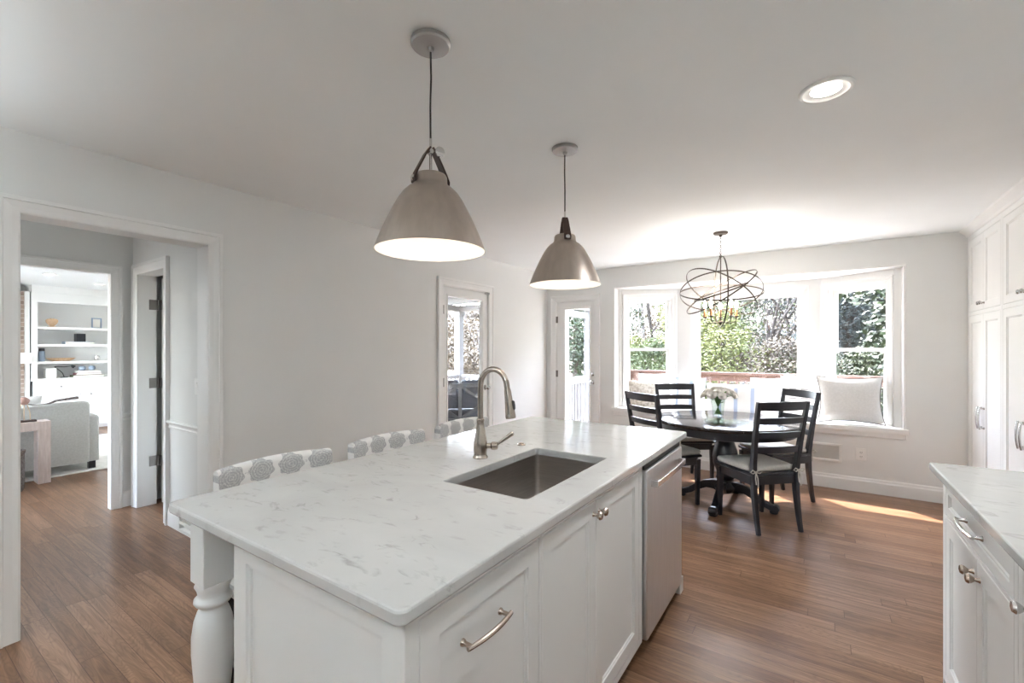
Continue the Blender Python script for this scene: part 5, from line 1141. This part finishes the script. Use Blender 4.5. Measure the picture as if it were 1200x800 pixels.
# ------------------------------------------------------------------ yard and trees
bm = new(); n_ = 24; gv = {}
for i in range(n_+1):
    for j in range(n_+1):
        x = -60+120*i/n_; y = -10+90*j/n_
        z = -1.1+0.05*max(0, y-14)+0.3*math.sin(x*0.13)*math.cos(y*0.1); gv[i, j] = bm.verts.new((x, y, min(z, 2.5)-0.2))
for i in range(n_):
    for j in range(n_): bm.faces.new((gv[i,j], gv[i+1,j], gv[i+1,j+1], gv[i,j+1]))
struct('ground', bm, 'ground', 'leaf-covered ground of the back yard', 'ground')
def leaves(bm, c, rad, n, size, rnd):
    for _ in range(n):
        while True:
            v = Vector((rnd.uniform(-1,1), rnd.uniform(-1,1), rnd.uniform(-1,1)))
            if 0.15 < v.length < 1: break
        p = Vector(c)+Vector((v.x*rad[0], v.y*rad[1], v.z*rad[2])); a = Vector((rnd.gauss(0,1), rnd.gauss(0,1), rnd.gauss(0,1))).normalized(); b = a.orthogonal().normalized(); s = size*rnd.uniform(0.6,1.4)
        bm.faces.new([bm.verts.new(q) for q in (p-a*s, p+b*s*0.45, p+a*s, p-b*s*0.45)])
def branches(bm, p, d, ln, r, depth, rnd):
    e = p+d*ln; mid = p+d*ln*0.5+Vector((rnd.uniform(-1,1), rnd.uniform(-1,1), 0))*ln*0.05
    tube(bm, [p, mid, e], [r, r*0.85, r*0.7], 5 if depth < 3 else 7)
    if depth == 0: return
    for k in range(3 if depth > 1 else 3):
        nd = (d + Vector((rnd.uniform(-1,1), rnd.uniform(-1,1), rnd.uniform(-0.2,0.6)))*0.75).normalized(); branches(bm, mid.lerp(e, rnd.uniform(0.2,1)), nd, ln*rnd.uniform(0.58,0.78), r*0.58, depth-1, rnd)
def tree(name, label, cat, x, y, h, kind, w_=1.6, leafm='leaf_dark', n=2600, seed=0, size=0.10, bark='bark', group=None, crown_from=0.25):
    rnd = random.Random(seed); root = thing(name, label, cat, (x, y, -1.4), 0, group); bm = new()
    if kind == 'bare':
        branches(bm, Vector((0,0,0)), Vector((rnd.uniform(-.1,.1), rnd.uniform(-.1,.1), 1)).normalized(), h*0.42, 0.0075*h, 5, rnd); obj('trunk', bm, bark, root, local=True)
        if n: bm = new(); leaves(bm, (0,0,h*0.6), (w_, w_, h*0.4), int(n*1.5), size*0.6, rnd); obj('foliage', bm, leafm, root, local=True)
        return root
    tube(bm, [(0,0,0), (rnd.uniform(-.1,.1),0,h*0.5), (0,0,h*0.92)], [0.02*h, 0.014*h, 0.004*h], 8)
    bl = []
    for k in range(14):
        z = h*(crown_from+(0.92-crown_from)*k/14); a = k*2.4; f = (1-(k/14)**1.3)*0.9+0.1 if kind == 'cone' else math.sin(PI*(0.15+0.8*k/14))
        rr = w_*f; e = Vector((math.cos(a)*rr*0.6, math.sin(a)*rr*0.6, z+0.1*h*0.3)); tube(bm, [(0,0,z), e], [0.006*h, 0.002*h], 5); bl.append((e, rr))
    obj('trunk', bm, bark, root, local=True)
    bm = new()
    for e, rr in bl: leaves(bm, (e.x*0.8, e.y*0.8, e.z), (max(rr*0.75, .2), max(rr*0.75, .2), h*0.09), int(n*3.2)//14, size*0.42, rnd)
    obj('foliage', bm, leafm, root, local=True); return root
ray_ = lambda u, y: ((-math.sin(YAW)+(u-600)/528.4*math.cos(YAW))/(math.cos(YAW)+(u-600)/528.4*math.sin(YAW))*y, y)
def at(u, y): return ray_(u, y)
# middle window: green left, brown bare trees right
for k, (u, y, h, kind, lm, w_, n, sz, lb) in enumerate((
    (824, 13, 6.5, 'round', 'leaf_mid', 1.3, 4200, 0.10, 'bright green bushy tree at the left edge of the middle window'),
    (846, 11.5, 3.9, 'round', 'leaf_yel', 1.0, 3200, 0.08, 'yellow-green shrub tree behind the peony vase'),
    (856, 20, 10.5, 'round', 'leaf_dark', 2.4, 5200, 0.16, 'tall dark evergreen left of centre in the middle window'),
    (884, 15, 9.5, 'bare', 'leaf_brown', 1.5, 1800, 0.07, 'brown bare-branched tree in the centre of the middle window'),
    (902, 19, 10.5, 'bare', 'leaf_brown', 2.0, 2400, 0.09, 'brown bare tree right of centre in the middle window'),
    (926, 16, 9.0, 'bare', 'leaf_mid', 1.5, 1500, 0.07, 'bare tree with sparse green leaves at the right of the middle window'),
    (944, 24, 13.0, 'bare', 'leaf_brown', 3, 600, 0.1, 'tall grey bare tree behind the right edge of the middle window'),
    (900, 12.0, 3.1, 'round', 'leaf_brown', 1.7, 3600, 0.08, 'brown twiggy shrub beyond the deck railing'),
    (935, 12.5, 3.0, 'round', 'leaf_mid', 1.5, 3200, 0.08, 'green shrub beyond the deck railing at the right of the middle window'),
    (812, 26, 12.0, 'bare', 'leaf_brown', 3, 300, 0.1, 'tall bare tree far behind the left window sash'))):
    x_, y_ = at(u, y); tree('tree' if h > 4 else 'shrub', lb, 'tree' if h > 4 else 'shrub', x_, y_, h, kind, w_, lm, n, 20+k, sz, 'greybark' if kind == 'bare' else 'bark')
for k, (u, y, h, kind, lm, w_, n, sz, lb) in enumerate((
    (768, 15, 8.5, 'bare', 'leaf_brown', 1.6, 120, 0.07, 'grey bare tree against the sky in the left bay window'),
    (752, 22, 12.0, 'bare', 'leaf_brown', 2.5, 100, 0.1, 'taller bare tree behind in the left bay window'),
    (795, 12, 6.0, 'round', 'leaf_yel', 0.5, 2200, 0.08, 'yellow-green tree at the right side of the left bay window'),
    (757, 11.5, 3.1, 'round', 'leaf_mid', 1.2, 4200, 0.08, 'green hedge shrub low in the left bay window'),
    (738, 12.5, 3.2, 'round', 'leaf_yel', 1.2, 3600, 0.08, 'yellowish hedge shrub at the left of the bay'),
    (1000, 12.0, 2.9, 'round', 'leaf_dark', 1.3, 5000, 0.07, 'dark green shrub low in the right bay window'),
    (1035, 12.0, 3.0, 'round', 'leaf_mid', 1.2, 5000, 0.07, 'mid green shrub at the right edge of the right bay window'),
    (998, 17, 10.0, 'round', 'leaf_blue', 2.2, 11000, 0.12, 'tall blue-green cedar filling the right bay window'),
    (1040, 19, 11.0, 'round', 'leaf_blue', 2.4, 11000, 0.12, 'second blue-green cedar at the right of the right bay window'),
    (1250, 9.5, 9.5, 'round', 'leaf_dark', 2.6, 6000, 0.2, 'tall evergreen added unseen well right of the deck to block sky light'),  # out-of-view evergreens added to keep sky light off the left wall
    (1400, 9.0, 9.5, 'round', 'leaf_dark', 2.6, 6000, 0.2, 'tall evergreen added unseen farthest right to block sky light'),
    (1290, 14.0, 11, 'round', 'leaf_dark', 3.2, 6000, 0.22, 'tall evergreen added unseen in the right woods to block sky light'),
    (1110, 11.5, 9.5, 'round', 'leaf_dark', 2.0, 9000, 0.12, 'tall evergreen added beyond the right bay window to block sky light'),  # dense evergreens added as sky blockers beside the bay view
    (1160, 9.5, 9.0, 'round', 'leaf_dark', 2.2, 7000, 0.16, 'tall evergreen added close to the right deck end to block sky light'),
    (1082, 16, 11, 'round', 'leaf_blue', 2.2, 9000, 0.13, 'tall evergreen behind the right end of the deck railing'),
    (676, 12.5, 8.5, 'round', 'leaf_dark', 1.8, 6500, 0.12, 'dark evergreen seen through the narrow glass door'),
    (700, 16, 9.0, 'round', 'leaf_dark', 2.0, 4500, 0.13, 'evergreen behind the narrow glass door at its right'),
    (536, 20, 9.0, 'bare', 'leaf_brown', 2.2, 300, 0.1, 'bare tree beyond the porch left of the porch post'),
    (560, 18, 9.0, 'bare', 'leaf_brown', 2.2, 600, 0.1, 'bare tree beyond the porch right of the porch post'),
    (550, 22, 5.4, 'round', 'leaf_brown', 4.0, 9000, 0.20, 'brown brush beyond the porch railing'),
    (870, 33, 8.0, 'round', 'leaf_brown', 7.0, 6000, 0.25, 'distant brown woodland behind the deck'),
    (960, 33, 9.0, 'round', 'leaf_blue', 7.0, 6000, 0.25, 'distant grey-green woodland behind the right window'),
    (780, 36, 6.5, 'round', 'leaf_brown', 7.0, 5000, 0.25, 'distant low woodland behind the left window'))):
    x_, y_ = at(u, y); tree('tree' if h > 4 else 'shrub', lb, 'tree' if h > 4 else 'shrub', x_, y_, h, kind, w_, lm, n, 60+k, sz, 'greybark' if kind == 'bare' else 'bark')
